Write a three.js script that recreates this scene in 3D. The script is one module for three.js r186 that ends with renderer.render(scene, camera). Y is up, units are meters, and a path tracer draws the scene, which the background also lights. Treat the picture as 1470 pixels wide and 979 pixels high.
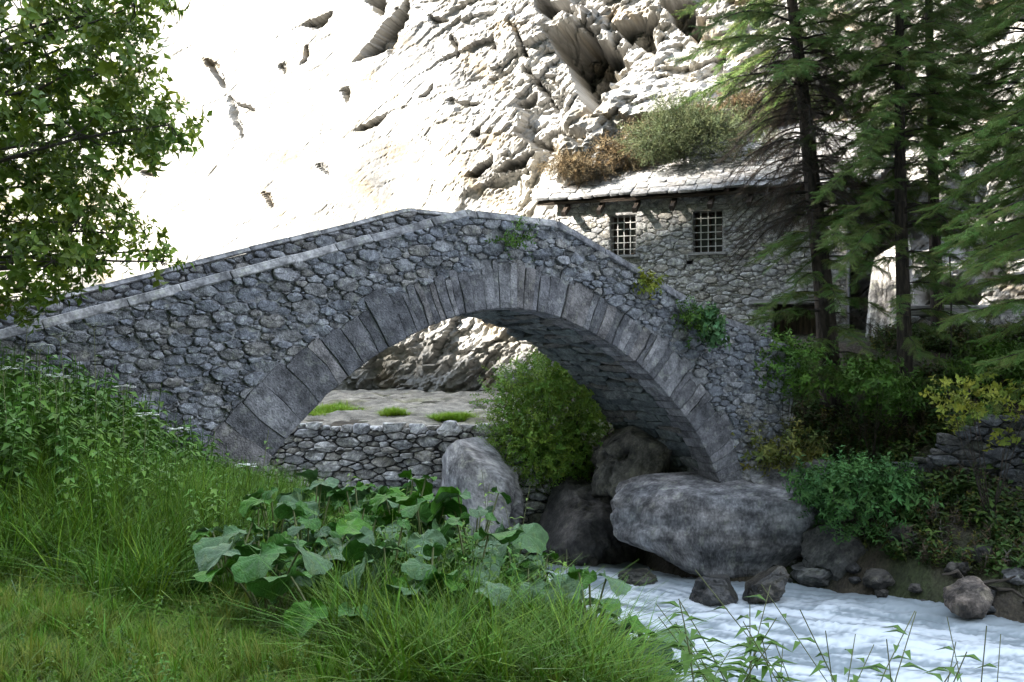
import * as THREE from 'three';
import { ImprovedNoise } from 'three/addons/math/ImprovedNoise.js';
import { mergeGeometries, mergeVertices } from 'three/addons/utils/BufferGeometryUtils.js';
import { RoundedBoxGeometry } from 'three/addons/geometries/RoundedBoxGeometry.js';

// ---------------------------------------------------------------- camera, sky, sun, exposure
const scene = new THREE.Scene();
const camera = new THREE.PerspectiveCamera(38.54, 1470 / 979, 0.1, 600);   // eye at the origin, 1.6 m above the near bank
camera.rotation.x = 0.01464;
const SUN = new THREE.Vector3(-0.83, 0.52, 0.29).normalize();
const sun = new THREE.DirectionalLight(new THREE.Color(1, 0.95, 0.87), 5);
sun.target.position.set(0, 0, -20); sun.position.copy(SUN).multiplyScalar(250).add(sun.target.position);
sun.castShadow = true; sun.shadow.mapSize.set(4096, 4096); sun.shadow.bias = -0.001;
Object.assign(sun.shadow.camera, { left: -60, right: 60, top: 60, bottom: -60, near: 1, far: 600 });
scene.add(sun, sun.target);
{ // clear summer sky, paler towards the horizon
  const W = 256, H = 128, a = new Float32Array(W * H * 4);
  for (let j = 0; j < H; j++) for (let i = 0; i < W; i++) {
    const el = Math.abs(((j + 0.5) / H - 0.5) * Math.PI), k = Math.pow(1 - Math.sin(el), 2.2), o = (j * W + i) * 4;
    a[o] = 0.35 + 0.22 * k; a[o + 1] = 0.41 + 0.2 * k; a[o + 2] = 0.51 + 0.18 * k; a[o + 3] = 1;
  }
  const t = new THREE.DataTexture(a, W, H, THREE.RGBAFormat, THREE.FloatType);
  t.mapping = THREE.EquirectangularReflectionMapping; t.magFilter = t.minFilter = THREE.LinearFilter; t.needsUpdate = true;
  scene.background = t; scene.environment = t;
}
const renderer = new THREE.WebGLRenderer({ antialias: true });
renderer.toneMapping = THREE.LinearToneMapping;
renderer.toneMappingExposure = 8;
renderer.shadowMap.enabled = true;

// ---------------------------------------------------------------- helpers
function mul(a) { return () => { a |= 0; a = a + 0x6D2B79F5 | 0; let t = Math.imul(a ^ a >>> 15, 1 | a); t = t + Math.imul(t ^ t >>> 7, 61 | t) ^ t; return ((t ^ t >>> 14) >>> 0) / 4294967296; }; }
const PN = new ImprovedNoise();
const n3 = (x, y, z) => PN.noise(x + 37.31, y + 11.73, z + 91.17);
function fbm(x, y, z, o = 4, g = 0.5) { let s = 0, a = 1; for (let i = 0; i < o; i++) { s += a * n3(x, y, z + i * 7.1); x *= 2.03; y *= 2.03; z *= 2.03; a *= g; } return s; }
const clamp = (x, a = 0, b = 1) => Math.max(a, Math.min(b, x));
const sst = (a, b, x) => { const t = clamp((x - a) / (b - a)); return t * t * (3 - 2 * t); };
const lerp = (a, b, t) => a + (b - a) * t;
function table(T) { return x => { if (x <= T[0][0]) return T[0][1]; for (let i = 1; i < T.length; i++) if (x <= T[i][0]) { const t = (x - T[i - 1][0]) / (T[i][0] - T[i - 1][0]); return lerp(T[i - 1][1], T[i][1], t); } return T[T.length - 1][1]; }; }
const V = (x, y, z) => new THREE.Vector3(x, y, z);
const C = (r, g, b) => new THREE.Color().setRGB(r, g, b);
const hash2 = (i, j, k = 0) => { let h = Math.imul(i, 374761393) + Math.imul(j, 668265263) + Math.imul(k, 2147483647 ^ 0x5bd1e995); h = Math.imul(h ^ h >>> 13, 1274126177); h ^= h >>> 16; return (h >>> 0) / 4294967296; };
const used = {};
function numbered(n) { const k = used[n] = (used[n] ?? -1) + 1; return k ? n + '_' + String(k).padStart(3, '0') : n; }
function tag(o, label, category, group, kind) { o.userData = { ...o.userData, label }; if (category) o.userData.category = category; if (group) o.userData.group = group; if (kind) o.userData.kind = kind; return o; }
function thing(name, label, category, pos = [0, 0, 0], turn = 0, group) { const o = new THREE.Group(); o.name = numbered(name); o.position.set(...pos); o.rotation.y = turn; tag(o, label, category, group); scene.add(o); o.updateMatrixWorld(true); return o; }
function part(parent, name, geo, mat, kind) { const m = new THREE.Mesh(geo, mat); m.name = name; if (kind) m.userData.kind = kind; parent.add(m); return m; }
function wpart(parent, name, geo, mat, kind) { geo.applyMatrix4(new THREE.Matrix4().copy(parent.matrixWorld).invert()); return part(parent, name, geo, mat, kind); }  // geometry given in world space
function struct(name, geo, mat, label, kind = 'structure') { const m = new THREE.Mesh(geo, mat); m.name = numbered(name); m.userData = { label, kind }; scene.add(m); return m; }

class MB {                                      // mesh builder
  constructor() { this.p = []; this.i = []; this.c = []; this.u = []; this.col = [1, 1, 1]; }
  v(x, y, z, u = 0, w = 0) { this.p.push(x, y, z); this.u.push(u, w); this.c.push(...this.col); return this.p.length / 3 - 1; }
  t(a, b, c) { this.i.push(a, b, c); }
  q(a, b, c, d) { this.i.push(a, b, c, a, c, d); }
  tube(pts, r0, r1, n = 6, pw = 1) {
    let prev = null; const up = V(0.31, 0.11, 0.94), d = V(), a = V(), b = V(); let L = 0;
    for (let k = 0; k < pts.length; k++) {
      d.subVectors(pts[Math.min(k + 1, pts.length - 1)], pts[Math.max(k - 1, 0)]).normalize();
      if (k) L += pts[k].distanceTo(pts[k - 1]);
      a.crossVectors(d, Math.abs(d.dot(up)) > 0.95 ? V(1, 0, 0) : up).normalize(); b.crossVectors(d, a);
      const r = lerp(r0, r1, Math.pow(k / (pts.length - 1), pw)), ring = [];
      for (let j = 0; j <= n; j++) { const t = j / n * Math.PI * 2, cx = Math.cos(t) * r, cy = Math.sin(t) * r; ring.push(this.v(pts[k].x + a.x * cx + b.x * cy, pts[k].y + a.y * cx + b.y * cy, pts[k].z + a.z * cx + b.z * cy, j / n, L)); }
      if (prev) for (let j = 0; j < n; j++) this.q(prev[j], ring[j], ring[j + 1], prev[j + 1]);
      prev = ring;
    }
    return this;
  }
  geo(colors = false) {
    const g = new THREE.BufferGeometry();
    g.setAttribute('position', new THREE.Float32BufferAttribute(this.p, 3)); g.setAttribute('uv', new THREE.Float32BufferAttribute(this.u, 2));
    if (colors) g.setAttribute('color', new THREE.Float32BufferAttribute(this.c, 3));
    g.setIndex(this.i); g.computeVertexNormals(); return g;
  }
}
function curve(a, b, sag, n = 6, wob = 0, rnd = Math.random) { const o = []; for (let i = 0; i <= n; i++) { const t = i / n, p = a.clone().lerp(b, t); p.y += sag * 4 * t * (1 - t); if (wob && i && i < n) { p.x += (rnd() - 0.5) * wob; p.y += (rnd() - 0.5) * wob; p.z += (rnd() - 0.5) * wob; } o.push(p); } return o; }

// ---------------------------------------------------------------- textures (grain, speckle, lichen, bark): tileable
function pval(x, y, per, s) { const xi = Math.floor(x), yi = Math.floor(y), fx = x - xi, fy = y - yi, w = t => ((t % per) + per) % per, u = fx * fx * (3 - 2 * fx), v = fy * fy * (3 - 2 * fy); return lerp(lerp(hash2(w(xi), w(yi), s), hash2(w(xi + 1), w(yi), s), u), lerp(hash2(w(xi), w(yi + 1), s), hash2(w(xi + 1), w(yi + 1), s), u), v); }
function pf(u, v, per, o, s, ax = 1) { let r = 0, a = 0.5, n = 0; for (let i = 0; i < o; i++) { r += a * pval(u * per * ax, v * per, per * ax, s + i); n += a; a *= 0.55; per *= 2; } return r / n; }
function tex(S, fn, srgb) {
  const d = new Uint8Array(S * S * 4);
  for (let j = 0; j < S; j++) for (let i = 0; i < S; i++) { const c = fn(i / S, j / S), o = (j * S + i) * 4; for (let k = 0; k < 3; k++) d[o + k] = clamp(c[k] ?? c[0]) * 255; d[o + 3] = 255; }
  const t = new THREE.DataTexture(d, S, S); t.wrapS = t.wrapT = THREE.RepeatWrapping; t.magFilter = THREE.LinearFilter; t.minFilter = THREE.LinearMipmapLinearFilter; t.generateMipmaps = true;
  if (srgb) t.colorSpace = THREE.SRGBColorSpace; t.needsUpdate = true; return t;
}
const stoneMap = tex(512, (u, v) => { const a = pf(u, v, 6, 6, 3), b = pf(u, v, 40, 3, 21), l = sst(0.6, 0.72, pf(u, v, 9, 4, 51)), k = 0.42 + 0.68 * a + 0.4 * (b - 0.5); return [k + 0.13 * l, k + 0.14 * l, k + 0.1 * l + 0.01]; }, true);
const stoneBump = tex(512, (u, v) => [0.65 * pf(u, v, 7, 6, 5) + 0.35 * pf(u, v, 48, 2, 77)]);
const barkMap = tex(256, (u, v) => { const a = pf(u, v, 6, 4, 8, 3), k = 0.45 + 0.75 * (a - 0.2); return [k, k * 0.98, k * 0.95]; }, true);
const barkBump = tex(256, (u, v) => [pf(u, v, 6, 4, 8, 3)]);
const soilMap = tex(512, (u, v) => { const a = pf(u, v, 8, 6, 13), b = pf(u, v, 90, 2, 31), k = 0.5 + 0.5 * a + 0.35 * (b - 0.5); return [k, k * 0.99, k * 0.96]; }, true);
const soilBump = tex(512, (u, v) => [0.5 * pf(u, v, 12, 6, 15) + 0.5 * pf(u, v, 70, 2, 33)]);
const cliffMap = tex(1024, (u, v) => { const a = pf(u, v, 5, 7, 103), st = pf((u + v) % 1, v, 4, 5, 141), b = pf(u, v, 60, 3, 121), k = 0.56 + 0.36 * a + 0.22 * (b - 0.5), br = sst(0.55, 0.75, st); return [k, k * (1 - 0.05 * br), k * (1 - 0.13 * br)]; }, true);

const stoneMat = (r, g, b, bump = 0.02, rough = 0.92) => new THREE.MeshStandardMaterial({ color: C(r, g, b), map: stoneMap, bumpMap: stoneBump, bumpScale: bump, roughness: rough });
const vstone = (bump = 0.02) => new THREE.MeshStandardMaterial({ vertexColors: true, map: stoneMap, bumpMap: stoneBump, bumpScale: bump, roughness: 0.92 });
const VSTONE = vstone();
const bark = (r, g, b) => new THREE.MeshStandardMaterial({ color: C(r, g, b), map: barkMap, bumpMap: barkBump, bumpScale: 0.03, roughness: 0.95 });
const leafMat = (r, g, b, tr = 0.35, rough = 0.6) => new THREE.MeshPhysicalMaterial({ color: C(r, g, b), roughness: rough, specularIntensity: 0.35, transmission: tr, thickness: 0, side: THREE.DoubleSide });

// ---------------------------------------------------------------- masonry
function clipPoly(poly, nx, ny, c) {            // keep nx*x+ny*y<=c
  const o = []; for (let i = 0; i < poly.length; i++) { const a = poly[i], b = poly[(i + 1) % poly.length], da = nx * a[0] + ny * a[1] - c, db = nx * b[0] + ny * b[1] - c; if (da <= 0) o.push(a); if ((da < 0 && db > 0) || (da > 0 && db < 0)) { const t = da / (da - db); o.push([a[0] + (b[0] - a[0]) * t, a[1] + (b[1] - a[1]) * t]); } } return o;
}
const polyArea = p => { let s = 0; for (let i = 0; i < p.length; i++) { const a = p[i], b = p[(i + 1) % p.length]; s += a[0] * b[1] - b[0] * a[1]; } return s / 2; };
const polyCen = p => { let x = 0, y = 0; for (const q of p) { x += q[0]; y += q[1]; } return [x / p.length, y / p.length]; };
function rubble(x0, x1, y0, y1, inside, sizes, st, rnd, clip) {   // irregular stones that fit together: a power diagram over stones of mixed size
  const pts = [], X0 = x0 * st, X1 = x1 * st, grid = new Map(), cs = sizes[0] * 2.2;
  const key = (x, y) => Math.floor(x / cs) + ',' + Math.floor(y / cs);
  const area = (X1 - X0) * (y1 - y0);
  for (const [si, r0] of sizes.entries()) {
    const tries = Math.floor(area / (r0 * r0) * (si < 2 ? 0.35 : 2.2));
    for (let k = 0; k < tries; k++) {
      const x = X0 + rnd() * (X1 - X0), y = y0 + rnd() * (y1 - y0), r = r0 * (0.85 + 0.3 * rnd());
      if (!inside(x / st, y)) continue;
      let ok = true; const gx = Math.floor(x / cs), gy = Math.floor(y / cs);
      for (let i = -1; i <= 1 && ok; i++) for (let j = -1; j <= 1 && ok; j++) for (const q of grid.get((gx + i) + ',' + (gy + j)) ?? []) if (Math.hypot(q.x - x, q.y - y) < 0.8 * (q.r + r)) { ok = false; break; }
      if (ok) { const p = { x, y, r }; pts.push(p); const kk = key(x, y); (grid.get(kk) ?? grid.set(kk, []).get(kk)).push(p); }
    }
  }
  const cells = [];
  for (const p of pts) {
    const R = p.r * 1.9; let poly = [[p.x - R, p.y - R], [p.x + R, p.y - R], [p.x + R, p.y + R], [p.x - R, p.y + R]];
    const gx = Math.floor(p.x / cs), gy = Math.floor(p.y / cs), near = [];
    for (let i = -2; i <= 2; i++) for (let j = -2; j <= 2; j++) for (const q of grid.get((gx + i) + ',' + (gy + j)) ?? []) if (q !== p) near.push(q);
    for (const q of near) { const nx = q.x - p.x, ny = q.y - p.y; poly = clipPoly(poly, 2 * nx, 2 * ny, q.x * q.x + q.y * q.y - p.x * p.x - p.y * p.y + p.r * p.r - q.r * q.r); if (poly.length < 3) break; }
    if (poly.length < 3) continue;
    poly = poly.map(q => [q[0] / st, q[1]]);
    if (clip) poly = clip(poly, p.x / st, p.y);
    if (poly.length < 3 || polyArea(poly) < 0.0008) continue;
    cells.push(poly);
  }
  return cells;
}
function stoneGeo(poly, { joint = 0.012, round = 0.03, back = 0.08, h = 0.05, rough = 0.3, tilt = 0.15, flat = false, uvs = 2.2, jag = 0.015 }, rnd, map, color) {
  joint *= 0.3 + 1.5 * rnd(); const c = polyCen(poly), rm = Math.sqrt(Math.abs(polyArea(poly)) / Math.PI), k0 = Math.max(0.55, 1 - joint / rm);
  let q = poly.map(p => [c[0] + (p[0] - c[0]) * k0, c[1] + (p[1] - c[1]) * k0]);
  const o = [];
  for (let i = 0; i < q.length; i++) { const a = q[i], b = q[(i + 1) % q.length], l = Math.hypot(b[0] - a[0], b[1] - a[1]), f = Math.min(0.3, round / (l + 1e-6)); if (l < 0.012) { o.push([(a[0] + b[0]) / 2, (a[1] + b[1]) / 2]); continue; } o.push([lerp(a[0], b[0], f), lerp(a[1], b[1], f)]); if (l > (flat ? 0.22 : 0.06)) o.push([lerp(a[0], b[0], 0.35 + 0.3 * rnd()) + (rnd() - 0.5) * jag, lerp(a[1], b[1], 0.5) + (rnd() - 0.5) * jag]); o.push([lerp(a[0], b[0], 1 - f), lerp(a[1], b[1], 1 - f)]); }
  const n = o.length, mb = new MB(); if (color) mb.col = color;
  const tx = (rnd() - 0.5) * tilt * 2, ty = (rnd() - 0.5) * tilt * 2, off = h * rough * (rnd() - 0.5) * 2, us = rnd() * 5, ut = rnd() * 5;
  const P = (x, y, w) => { const r = map(x, y, w); return mb.v(r[0], r[1], r[2], (x + 0.7 * w) * uvs + us, (y + w) * uvs + ut); };
  const ring = (s, w, top) => o.map(p => { const x = c[0] + (p[0] - c[0]) * s, y = c[1] + (p[1] - c[1]) * s; return P(x, y, w + (top ? off + tx * (x - c[0]) + ty * (y - c[1]) + (rnd() - 0.5) * h * rough : 0)); });
  const R = flat ? [ring(1, -back, 0), ring(1, h * 0.55, 1), ring(1 - 0.1 * Math.min(1, 0.1 / rm), h, 1)] : [ring(1, -back, 0), ring(1, h * 0.5, 1), ring(0.84, h, 1)];
  for (let r = 1; r < R.length; r++) for (let i = 0; i < n; i++) mb.q(R[r - 1][i], R[r - 1][(i + 1) % n], R[r][(i + 1) % n], R[r][i]);
  const top = P(c[0], c[1], h * 1.05 + off), L = R[R.length - 1]; for (let i = 0; i < n; i++) mb.t(L[i], L[(i + 1) % n], top);
  return mb.geo(!!color);
}
// lay stones into a parent: the largest `max` as parts of their own, the rest joined as stuff
function layStones(parent, name, cells, opt, rnd, map, mats, cols, max = 300, weigh) {
  const order = cells.map((p, i) => [polyArea(p) * (weigh ? weigh(polyCen(p)) : 1), i]).sort((a, b) => b[0] - a[0]).map(e => e[1]);
  const rest = [];
  order.forEach((ci, k) => {
    const v = Math.floor(rnd() * mats.length);
    if (k < max) part(parent, name, stoneGeo(cells[ci], opt, rnd, map), mats[v]);
    else rest.push(stoneGeo(cells[ci], opt, rnd, map, cols[v]));
  });
  if (rest.length) part(parent, 'small_' + name, mergeGeometries(rest), VSTONE, 'stuff');
}
const BC = [[0.30, 0.31, 0.325], [0.25, 0.26, 0.275], [0.34, 0.345, 0.35], [0.29, 0.285, 0.275], [0.22, 0.23, 0.25], [0.33, 0.315, 0.29], [0.27, 0.285, 0.31], [0.38, 0.38, 0.385]];
const BM = BC.map(c => stoneMat(...c, 0.03));
const mortarM = stoneMat(0.31, 0.31, 0.31, 0.04);
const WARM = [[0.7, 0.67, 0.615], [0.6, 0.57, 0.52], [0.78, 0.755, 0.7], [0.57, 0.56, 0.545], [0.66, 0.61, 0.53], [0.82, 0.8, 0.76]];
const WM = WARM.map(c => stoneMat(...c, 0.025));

// ---------------------------------------------------------------- terrain
const WATER = -3.6;
const xe = table([[-30, 6], [0, 1.7], [3, 1.35], [5.5, 0.8], [7, 0.25], [8.5, -0.3], [10, -1.05], [12, -2.4], [14, -4.2], [18, -8], [25, -14], [60, -40]]);
const dw = table([[-60, 32], [-20, 22], [-10, 19.6], [-5, 18.85], [0, 18.1], [1.2, 17.9], [2.0, 17.2], [2.6, 16.4], [3.4, 16.0], [4.75, 15.6], [5.45, 14.8], [6.3, 13.9], [7, 13.4], [10, 12], [15, 9], [25, 4], [60, -14]]);
const hR = table([[-0.8, -4.4], [0, -3.62], [0.5, -3.1], [1.4, -2.5], [2.4, -1.75], [4, -0.55], [5.4, 0.25], [8, 0.55], [40, 1]]);
function ground(x, d) {
  const nn = -1.56 + 0.13 * clamp(-x - 2, 0, 12) - 0.13 * clamp(d - 6.6, 0, 6) * sst(-5.6, -3.2, x) + 0.05 * fbm(x * 0.6, d * 0.6, 1, 3);
  const t1 = (xe(d) - x) * 0.86, near = lerp(-4.4, nn, sst(-1.4, 0.5, t1));
  const t2 = (d - dw(x)) * 0.93, left = lerp(-4.4, -1.4 + 0.06 * clamp(t2 - 0.4, 0, 6), sst(0.15, 0.5, t2)), right = hR(t2 + 0.25 * fbm(x * 0.7, d * 0.7, 5, 3));
  const far = lerp(left, right, sst(0.9, 2.6, x)) + 0.05 * fbm(x * 1.5, d * 1.5, 9, 3) * sst(0, 1, t2);
  return Math.max(near, far);
}
function axisPts(core0, core1, step, far0, far1) { const o = []; let s = step, x = core0; while (x > far0) { s *= 1.25; x -= s; o.unshift(x); } for (x = core0; x <= core1; x += step) o.push(x); s = step; while (x < far1) { o.push(x); s *= 1.25; x += s; } return o; }
function sheet(xs, ds, f, colf, uvs = 0.5) {
  const mb = new MB(), nx = xs.length;
  for (const d of ds) for (const x of xs) { mb.col = colf(x, d); mb.v(x, f(x, d), -d, x * uvs, d * uvs); }
  for (let j = 0; j + 1 < ds.length; j++) for (let i = 0; i + 1 < nx; i++) { const a = j * nx + i; mb.q(a, a + 1, a + nx + 1, a + nx); }
  return mb.geo(true);
}
{
  const xs = axisPts(-11, 12, 0.13, -260, 260), ds = axisPts(2.5, 26, 0.13, -220, 200);
  const g = sheet(xs, ds, ground, (x, d) => {
    const near = x < xe(d) + 1.5, m = sst(-0.25, 0.35, fbm(x * 0.9, d * 0.9, 3, 4)), y = ground(x, d);
    if (near && d < 14) return [lerp(0.075, 0.1, m), lerp(0.085, 0.075, m), 0.04];
    return [lerp(0.085, 0.06, m), lerp(0.07, 0.075, m), lerp(0.052, 0.028, m)];
  });
  struct('ground', g, new THREE.MeshStandardMaterial({ vertexColors: true, map: soilMap, bumpMap: soilBump, bumpScale: 0.05, roughness: 0.97 }), 'grassy and earthy banks on both sides of the river');
  const xp = [], dp = []; for (let x = -12; x <= 1.0; x += 0.1) xp.push(x); for (let t = 0.42; t < 9; t += 0.1) dp.push(t);
  const mb = new MB(); for (const t of dp) for (const x of xp) { const d = dw(x) + t, k = 0.85 + 0.5 * fbm(x * 1.2, d * 1.8, 4, 4), g = sst(0.1, 0.5, fbm(x * 0.7, d * 1.4, 44, 4)); mb.col = [lerp(0.48, 0.3, g) * k, lerp(0.45, 0.29, g) * k, lerp(0.4, 0.2, g) * k]; mb.v(x, ground(x, d) + 0.03 + 0.09 * n3(x * 1.1, d * 1.1, 8) + 0.05 * fbm(x * 3, d * 3, 18, 3), -d, x * 0.8, d * 0.8); }
  for (let j = 0; j + 1 < dp.length; j++) for (let i = 0; i + 1 < xp.length; i++) { const a = j * xp.length + i; mb.q(a, a + 1, a + xp.length + 1, a + xp.length); }
  struct('path', mb.geo(true), new THREE.MeshStandardMaterial({ vertexColors: true, map: soilMap, bumpMap: soilBump, bumpScale: 0.04, roughness: 0.95 }), 'pale gravel path along the foot of the cliff behind the bridge');
}
{ // river: fast milky water; foam follows the broken crests
  const F = [0.9, -0.43];                       // flow in (x, d)
  const wave = (x, d) => {
    const a = x * F[0] + d * F[1], b = -x * F[1] + d * F[0];
    const big = fbm(a * 0.55, b * 1.1, 2, 3), mid = 1 - Math.abs(fbm(a * 1.3 + big, b * 2.6, 6, 4)) * 2;
    return [0.08 * big + 0.03 * mid + 0.028 * fbm(a * 2, b * 7, 3, 4, 0.6), big, mid, a, b];
  };
  const xs = axisPts(-3, 10, 0.06, -60, 60), ds = axisPts(9.6, 18, 0.06, -30, 60);
  const g = sheet(xs, ds, (x, d) => WATER + wave(x, d)[0] - 0.05, (x, d) => {
    const [, big, mid, a, b] = wave(x, d), t = (d - dw(x));
    const calm = sst(-2.0, -0.3, t), f = clamp(sst(-0.35, 0.55, 0.55 * (mid - 0.4) + 0.85 * fbm(a * 0.9, b * 2.2, 14, 5) + 0.8 * fbm(a * 2, b * 9, 24, 4, 0.6) + 0.3 * big + 0.16) * (1 - 0.85 * calm));
    return [lerp(0.24, 0.64, f), lerp(0.28, 0.68, f), lerp(0.3, 0.71, f)];
  });
  struct('water', g, new THREE.MeshStandardMaterial({ vertexColors: true, roughness: 0.22 }), 'fast milky river with white foam');
}

// ---------------------------------------------------------------- cliff
const CE = V(0.94, 0, 0.34).normalize(), CN = V(-CE.z, 0, CE.x), C0 = V(0, 0, -26), LEAN = 0.14;
const cuv = (px, py) => { const rx = (px - 735) / 1400, ry = (510 - py) / 1400, t = 26 * CN.z / (CN.z - CN.x * rx - LEAN * ry); return [(rx * t - C0.x) * CE.x + (-t - C0.z) * CE.z, ry * t]; };
function cellBlock(u, v, su, sv, ang, seed) {   // fractured blocks: each with its own offset and tilt
  const c = Math.cos(ang), s = Math.sin(ang), a = (u * c + v * s) / su, b = (-u * s + v * c) / sv, i0 = Math.floor(a), j0 = Math.floor(b); let f1 = 9, f2 = 9, id = 0, da = 0, db = 0;
  for (let i = -1; i <= 1; i++) for (let j = -1; j <= 1; j++) { const x = i0 + i + hash2(i0 + i, j0 + j, seed), y = j0 + j + hash2(i0 + i, j0 + j, seed + 1), d = (x - a) * (x - a) + (y - b) * (y - b); if (d < f1) { f2 = f1; f1 = d; id = hash2(i0 + i, j0 + j, seed + 2); da = a - x; db = b - y; } else if (d < f2) f2 = d; }
  const id2 = (id * 37.7) % 1, id3 = (id * 91.3) % 1;
  return [id - 0.5 + (id2 - 0.5) * da * 0.9 + (id3 - 0.5) * db * 0.9, Math.sqrt(f2) - Math.sqrt(f1)];
}
// recesses: [edge start px, edge end px, width in px, depth m]: sharp lip along the edge, floor comes back out across the width (to the right of start->end)
const SC = [
  [578, -6, 512, 82, 34, 0.62], [522, -4, 545, 20, 26, 0.5], [438, 34, 474, 14, 20, 0.35], [790, 55, 876, 186, -78, 1.7], [770, -6, 822, 6, 30, 0.8], [292, 86, 326, 128, -16, 0.16], [333, 140, 372, 160, -26, 0.15], [336, 160, 356, 198, -8, 0.12],
  [508, 182, 552, 160, 12, 0.3], [486, 128, 498, 146, 14, 0.14], [672, 252, 712, 228, 16, 0.4], [716, 244, 778, 216, 16, 0.4], [748, 92, 800, 158, -10, 0.28], [680, 190, 694, 182, 16, 0.3], [742, 150, 772, 132, 18, 0.32], [768, 200, 828, 226, -12, 0.25], [640, 44, 652, 78, -8, 0.22], [455, 236, 474, 250, -8, 0.1],
  [382, 276, 394, 300, -8, 0.1], [402, 92, 412, 106, 10, 0.12], [434, 92, 442, 64, 12, 0.14], [612, 16, 638, 22, 12, 0.25], [880, 40, 940, 80, -40, 0.7], [950, 10, 1000, 60, -40, 0.7], [700, 60, 712, 76, -10, 0.2], [836, 214, 876, 240, -20, 0.4], [208, 246, 226, 252, 10, 0.18], [600, 140, 620, 118, 8, 0.2], [640, 140, 690, 150, 10, 0.16], [575, 40, 566, 6, 10, 0.3], [730, 30, 760, 90, -9, 0.25], [810, 10, 850, 50, -14, 0.35],
].map(([x0, y0, x1, y1, w, dep]) => { const a = cuv(x0, y0), b = cuv(x1, y1), L = Math.hypot(b[0] - a[0], b[1] - a[1]); const e = [(b[0] - a[0]) / L, (b[1] - a[1]) / L]; w = Math.abs(w) * (0.8 * e[1] + 0.45 * e[0] >= 0 ? 1 : -1); return { a, e, L, w: Math.max(0.17, Math.abs(w) * 0.0195), sg: Math.sign(w), dep: dep * 1.5 }; });
function cliffDisp(u, v) {
  const rough = 0.2 + 0.8 * sst(-3.5, 3.5, u + 0.25 * v) ; const low = sst(3.2, 0.5, v), m = Math.max(rough, low);
  const wu = u + 0.16 * fbm(u * 0.8, v * 0.8, 1, 2), wv = v + 0.16 * fbm(u * 0.8, v * 0.8, 5, 2);
  let h = 0.9 * fbm(u * 0.11, v * 0.11, 2, 3) + 0.35 * fbm(u * 0.35, v * 0.35, 4, 3) * m;
  const b1 = cellBlock(wu, wv, 2.6, 1.1, 0.5, 11), b2 = cellBlock(wu, wv, 1.0, 0.42, 0.62, 31), b3 = cellBlock(wu, wv, 0.42, 0.17, 0.45, 61);
  h += 0.62 * m * m * b1[0] + 0.36 * m * m * b2[0] * (0.4 + 0.9 * sst(-0.2, 0.4, n3(u * 0.5, v * 0.5, 44))) + 0.19 * m * m * b3[0] + 0.08 * m * m * cellBlock(wu, wv, 0.24, 0.1, 0.7, 91)[0];
  h -= 0.1 * m * sst(0.09, 0.0, b2[1]) * sst(-0.1, 0.3, n3(u * 0.9, v * 0.9, 3));
  h += 0.05 * m * m * fbm(u * 3, v * 3, 8, 4) + 0.014 * m * fbm(u * 9, v * 9, 8, 2);
  for (const s of SC) {
    const x = u - s.a[0], y = v - s.a[1], wob = 0.09 * n3(u * 2.5, v * 2.5, s.dep * 50) + 0.05 * n3(u * 7, v * 7, s.dep * 30), t = (x * s.e[0] + y * s.e[1]) / s.L, c = (x * s.e[1] - y * s.e[0]) * s.sg + wob;
    const ww = s.w * (0.12 + 0.88 * Math.sin(Math.PI * clamp(t * 0.9 + 0.05))) * (1 + 0.5 * n3(u * 3, v * 3, 77)); if (t > -0.1 && t < 1.1 && c > 0 && c < ww) { const k = sst(-0.1, 0.18, t) * sst(1.1, 0.82, t) * (1 - Math.pow(c / ww, 2.6)); h -= s.dep * (1 + 0.3 * fbm(u * 2, v * 2, 3, 3) + 0.3 * cellBlock(u, v, 0.5, 0.25, 0.9, 131)[0]) * Math.min(1, k * 1.1); }
  }
  h += 1.9 * sst(8.0, 9.6, u) * sst(7.5, 3.5, v) * (0.75 + 0.4 * n3(u * 0.7, v * 0.5, 12));              // the rock steps forward past the house
  h -= 1.5 * sst(0.85, 0.3, Math.hypot((u - 10.55) / 0.9, (v - 1.25) / 0.62));                          // hollow beside the low wall
  { const vl = 3.7 + 0.48 * (u - 1.9) + 0.14 * n3(u * 1.3, v, 5); h += lerp(2.7, 1.5, clamp((u - 1.8) / 5)) * sst(1.0, 2.2, u) * sst(8.4, 7.2, u) * sst(vl - 0.05, vl + 0.3, v) * sst(8.6, 5.6, v); }   // bulge over the roof
  return h;
}
const cliffAt = (u, v, out = 0) => { const h = cliffDisp(u, v) - LEAN * v + out; return V(C0.x + CE.x * u + CN.x * h, v, C0.z + CE.z * u + CN.z * h); };
{
  const us = axisPts(-16.5, 14.5, 0.055, -90, 70), vs = []; for (let v = -3.2; v < 12.2; v += 0.055) vs.push(v); for (let v = 12.4, s = 0.2; v < 27; v += s, s *= 1.12) vs.push(v);
  const mb = new MB(), n = us.length;
  for (const v of vs) for (const u of us) { const p = cliffAt(u, v), k = 0.9 + 0.25 * n3(u * 0.4, v * 0.4, 21), w = sst(0.05, 0.5, fbm(u * 0.5, v * 0.35, 71, 3)); mb.col = [0.5 * k, 0.482 * k * (1 - 0.03 * w), 0.45 * k * (1 - 0.1 * w)]; mb.v(p.x, p.y, p.z, u * 0.3, v * 0.3); }
  for (let j = 0; j + 1 < vs.length; j++) for (let i = 0; i + 1 < n; i++) { const a = j * n + i; mb.q(a, a + 1, a + n + 1, a + n); }
  struct('cliff', mb.geo(true), new THREE.MeshStandardMaterial({ vertexColors: true, map: cliffMap, bumpMap: cliffMap, bumpScale: 0.03, roughness: 0.95, flatShading: true }), 'pale fractured rock cliff rising behind the bridge');
}
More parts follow.
